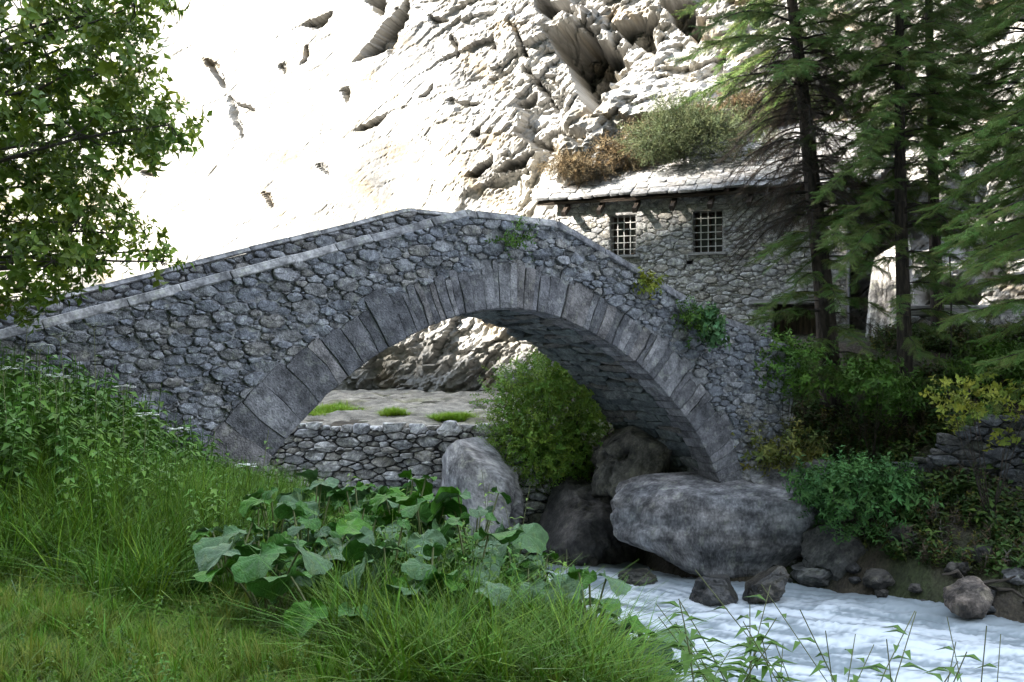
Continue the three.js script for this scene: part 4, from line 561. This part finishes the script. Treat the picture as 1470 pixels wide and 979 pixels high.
{ const rnd = mul(606); let n = 0;
  const spots = [[385, 880, 5.6], [470, 930, 5.2], [655, 935, 5.2], [440, 820, 6.4], [420, 730, 7.6], [520, 700, 8.4], [580, 760, 7.4], [600, 690, 9], [690, 740, 8.2], [680, 800, 7], [760, 800, 7.6], [820, 850, 7], [880, 890, 6.4], [940, 930, 5.8], [1000, 950, 5.4], [560, 830, 6.6], [620, 860, 6.2], [480, 690, 9.2], [740, 720, 9], [400, 790, 7], [840, 900, 6.2], [900, 950, 5.6], [520, 760, 7.6], [640, 720, 9], [790, 760, 8.4], [330, 850, 6.2], [760, 900, 5.8], [560, 900, 5.6], [470, 715, 9.2], [500, 735, 8.4], [545, 690, 9.4], [580, 700, 9.2], [620, 745, 8.6], [665, 700, 9.6], [700, 690, 9.8], [720, 770, 8], [450, 770, 7.6], [610, 800, 7], [500, 830, 6.4], [740, 850, 6.4], [680, 880, 6], [800, 820, 7.4], [860, 870, 6.6], [980, 945, 5.5], [930, 905, 6.1]];
  for (const [px, py, d] of spots) { const x = (px - 735) / 1400 * d; butterbur(Math.min(x, xe(d) + 0.5), d, 4 + Math.floor(rnd() * 4), 0.14 + 0.1 * rnd(), (px > 740 ? 0.14 : d > 6.8 ? 0.5 : 0.3) + 0.26 * rnd(), 800 + n++); }
  for (let k = 0; k < 75; k++) { const d = 5.2 + rnd() * 5.2, x = lerp(-0.27 * d, xe(d) - 0.1, rnd()); butterbur(x, d, 3 + Math.floor(rnd() * 3), 0.09 + 0.11 * rnd(), 0.24 + 0.3 * rnd(), 900 + k); } }
function stalkPlant(name, label, cat, group, x, d, H, seed, { leaves = 9, leaf = 0.12, wid = 0.3, lean = 0.12, mat = GREEN, flower } = {}) {
  const y = ground(x, d) - 0.03, rnd = mul(seed), t = thing(name, label, cat, [x, y, -d], 0, group), lx = (rnd() - 0.5) * 2 * lean, lz = (rnd() - 0.5) * lean, P = f => V(lx * f * f * H, f * H, lz * f * f * H), pts = []; for (let k = 0; k <= 6; k++) pts.push(P(k / 6));
  part(t, 'stem', new MB().tube(pts, 0.006, 0.0025, 5).geo(), PET);
  for (let k = 0; k < leaves; k++) { const f = 0.3 + 0.68 * k / leaves, a = k * 2.2 + rnd(), l = leaf * (1.2 - 0.6 * f) * (0.8 + 0.4 * rnd()), mb = new MB(); addLeaf(mb, P(f), V(Math.cos(a), 0.45 - 0.4 * rnd(), Math.sin(a)).normalize(), V(0, 1, 0), l, l * wid, 0.3, 0.4); part(t, 'leaf', mb.geo(), mat); }
  if (flower) { const top = P(1); for (let k = 0; k < flower; k++) { const a = k * 2.4, r = 0.11 * Math.sqrt((k + 0.5) / flower), e = V(top.x + Math.cos(a) * r, top.y + 0.07 + 0.015 * rnd() - r * 0.2, top.z + Math.sin(a) * r); const ray = part(t, 'flower_ray', new MB().tube([top, e], 0.0016, 0.0012, 3).geo(), PET); const fm = new MB(); for (let j = 0; j < 12; j++) { const b = j * 2.4, q = 0.026 * Math.sqrt(j / 12), c = [e.x + Math.cos(b) * q, e.y + 0.004 * rnd(), e.z + Math.sin(b) * q], s = 0.008; const i0 = fm.v(c[0] - s, c[1], c[2] - s), i1 = fm.v(c[0] + s, c[1] + 0.002, c[2] - s), i2 = fm.v(c[0] + s, c[1], c[2] + s), i3 = fm.v(c[0] - s, c[1] + 0.002, c[2] + s); fm.q(i0, i3, i2, i1); } part(ray, 'flower_head', fm.geo(), PETAL); } }
}
const PETAL = leafMat(0.75, 0.76, 0.68, 0.25, 0.8);
{ const rnd = mul(707); let n = 0;
  for (const [px, py, d] of [[30, 462, 8.8], [100, 485, 8.6], [60, 500, 8.2], [140, 470, 9.2], [15, 535, 7.6], [85, 545, 7.8], [180, 560, 8.6], [345, 672, 9.6], [250, 620, 9.2], [205, 600, 8.4]]) { const p = at(px, py, d); stalkPlant('umbel_flower', 'white umbel flower standing above the herbs near the bridge end', 'flower', 'white umbel flowers', p.x, d, Math.max(0.5, p.y - ground(p.x, d)), 1000 + n++, { flower: 9, leaves: 6, leaf: 0.16, wid: 0.45, lean: 0.08 }); }
  for (const [px, py, d] of [[372, 612, 9.2], [392, 640, 9.0], [410, 655, 8.8], [335, 650, 9.4]]) { const p = at(px, py, d); stalkPlant('tall_weed', 'tall weed with drooping leaves in front of the left foot of the arch', 'weed', 'tall weeds in front of the left arch foot', p.x, d, p.y - ground(p.x, d), 1100 + n++, { leaves: 10, leaf: 0.13, wid: 0.5, mat: GREEN }); }
  for (const [px, py, d] of [[712, 668, 9.4], [730, 690, 9.2], [765, 700, 9.2], [792, 765, 8.4], [815, 785, 8.2], [690, 690, 9.3], [505, 668, 9.6], [530, 680, 9.2], [430, 690, 8.6], [460, 672, 9], [575, 690, 8.8], [610, 705, 8.6], [640, 690, 9], [665, 720, 8.2], [545, 720, 8], [480, 730, 7.6], [745, 735, 8.6]]) { const p = at(px, py, d); stalkPlant('tall_weed', 'tall narrow-leaved weed rising among the broad-leaved plants of the near bank', 'weed', 'narrow-leaved weeds at the bank edge', p.x, d, Math.max(0.4, p.y - ground(p.x, d)), 1200 + n++, { leaves: 16, leaf: 0.15, wid: 0.28, mat: FRESH }); }
  for (let k = 0; k < 38; k++) { const px = 985 + 485 * (k + rnd()) / 38, d = 4.3 + rnd() * 1.2, p = at(px, 845 + rnd() * 90, d); stalkPlant('riverside_weed', 'thin leafy stalk rising in front of the white water', 'weed', 'thin stalks in front of the river', p.x, d, Math.max(0.3, p.y - ground(p.x, d)), 1300 + n++, { leaves: 17, leaf: 0.19, wid: 0.3, lean: 0.45, mat: GREEN }); }
}
// ---------------------------------------------------------------- driftwood and a pole
{ const rnd = mul(808), b = V(6.6, ground(6.6, 14.0) + 0.05, -14.0), t = thing('driftwood', 'tangle of bare roots on the bank above the light brown rock', 'driftwood', [b.x, b.y - 0.1, b.z]);
  for (let k = 0; k < 9; k++) { const e = V(b.x + (rnd() - 0.45) * 1.4, b.y + (rnd() - 0.3) * 0.5, b.z + rnd() * 0.5); wpart(t, 'root', new MB().tube(curve(V(b.x + (rnd() - 0.5) * 0.3, b.y, b.z), e, 0.15 * rnd(), 6, 0.08, rnd), 0.045, 0.012, 6).geo(), bark(0.2, 0.17, 0.145)); } }
{ const x = 8.1, d = 18.0, y = ground(x, d), t = thing('pole', 'thin upright pole beside the low terrace wall', 'pole', [x, y, -d]); part(t, 'shaft', new MB().tube([V(0, -0.1, 0), V(0.01, 0.9, 0), V(-0.01, 1.9, 0)], 0.018, 0.014, 7).geo(), bark(0.1, 0.09, 0.08)); part(t, 'cap', new THREE.SphereGeometry(0.02, 8, 6).translate(-0.01, 1.9, 0), bark(0.1, 0.09, 0.08)); }
for (const o of scene.children) if (/(wall|pillar)$/.test(o.name)) o.userData.kind = 'thing';
scene.traverse(o => { if (o.isMesh) { o.castShadow = true; o.receiveShadow = true; } });
renderer.render(scene, camera);
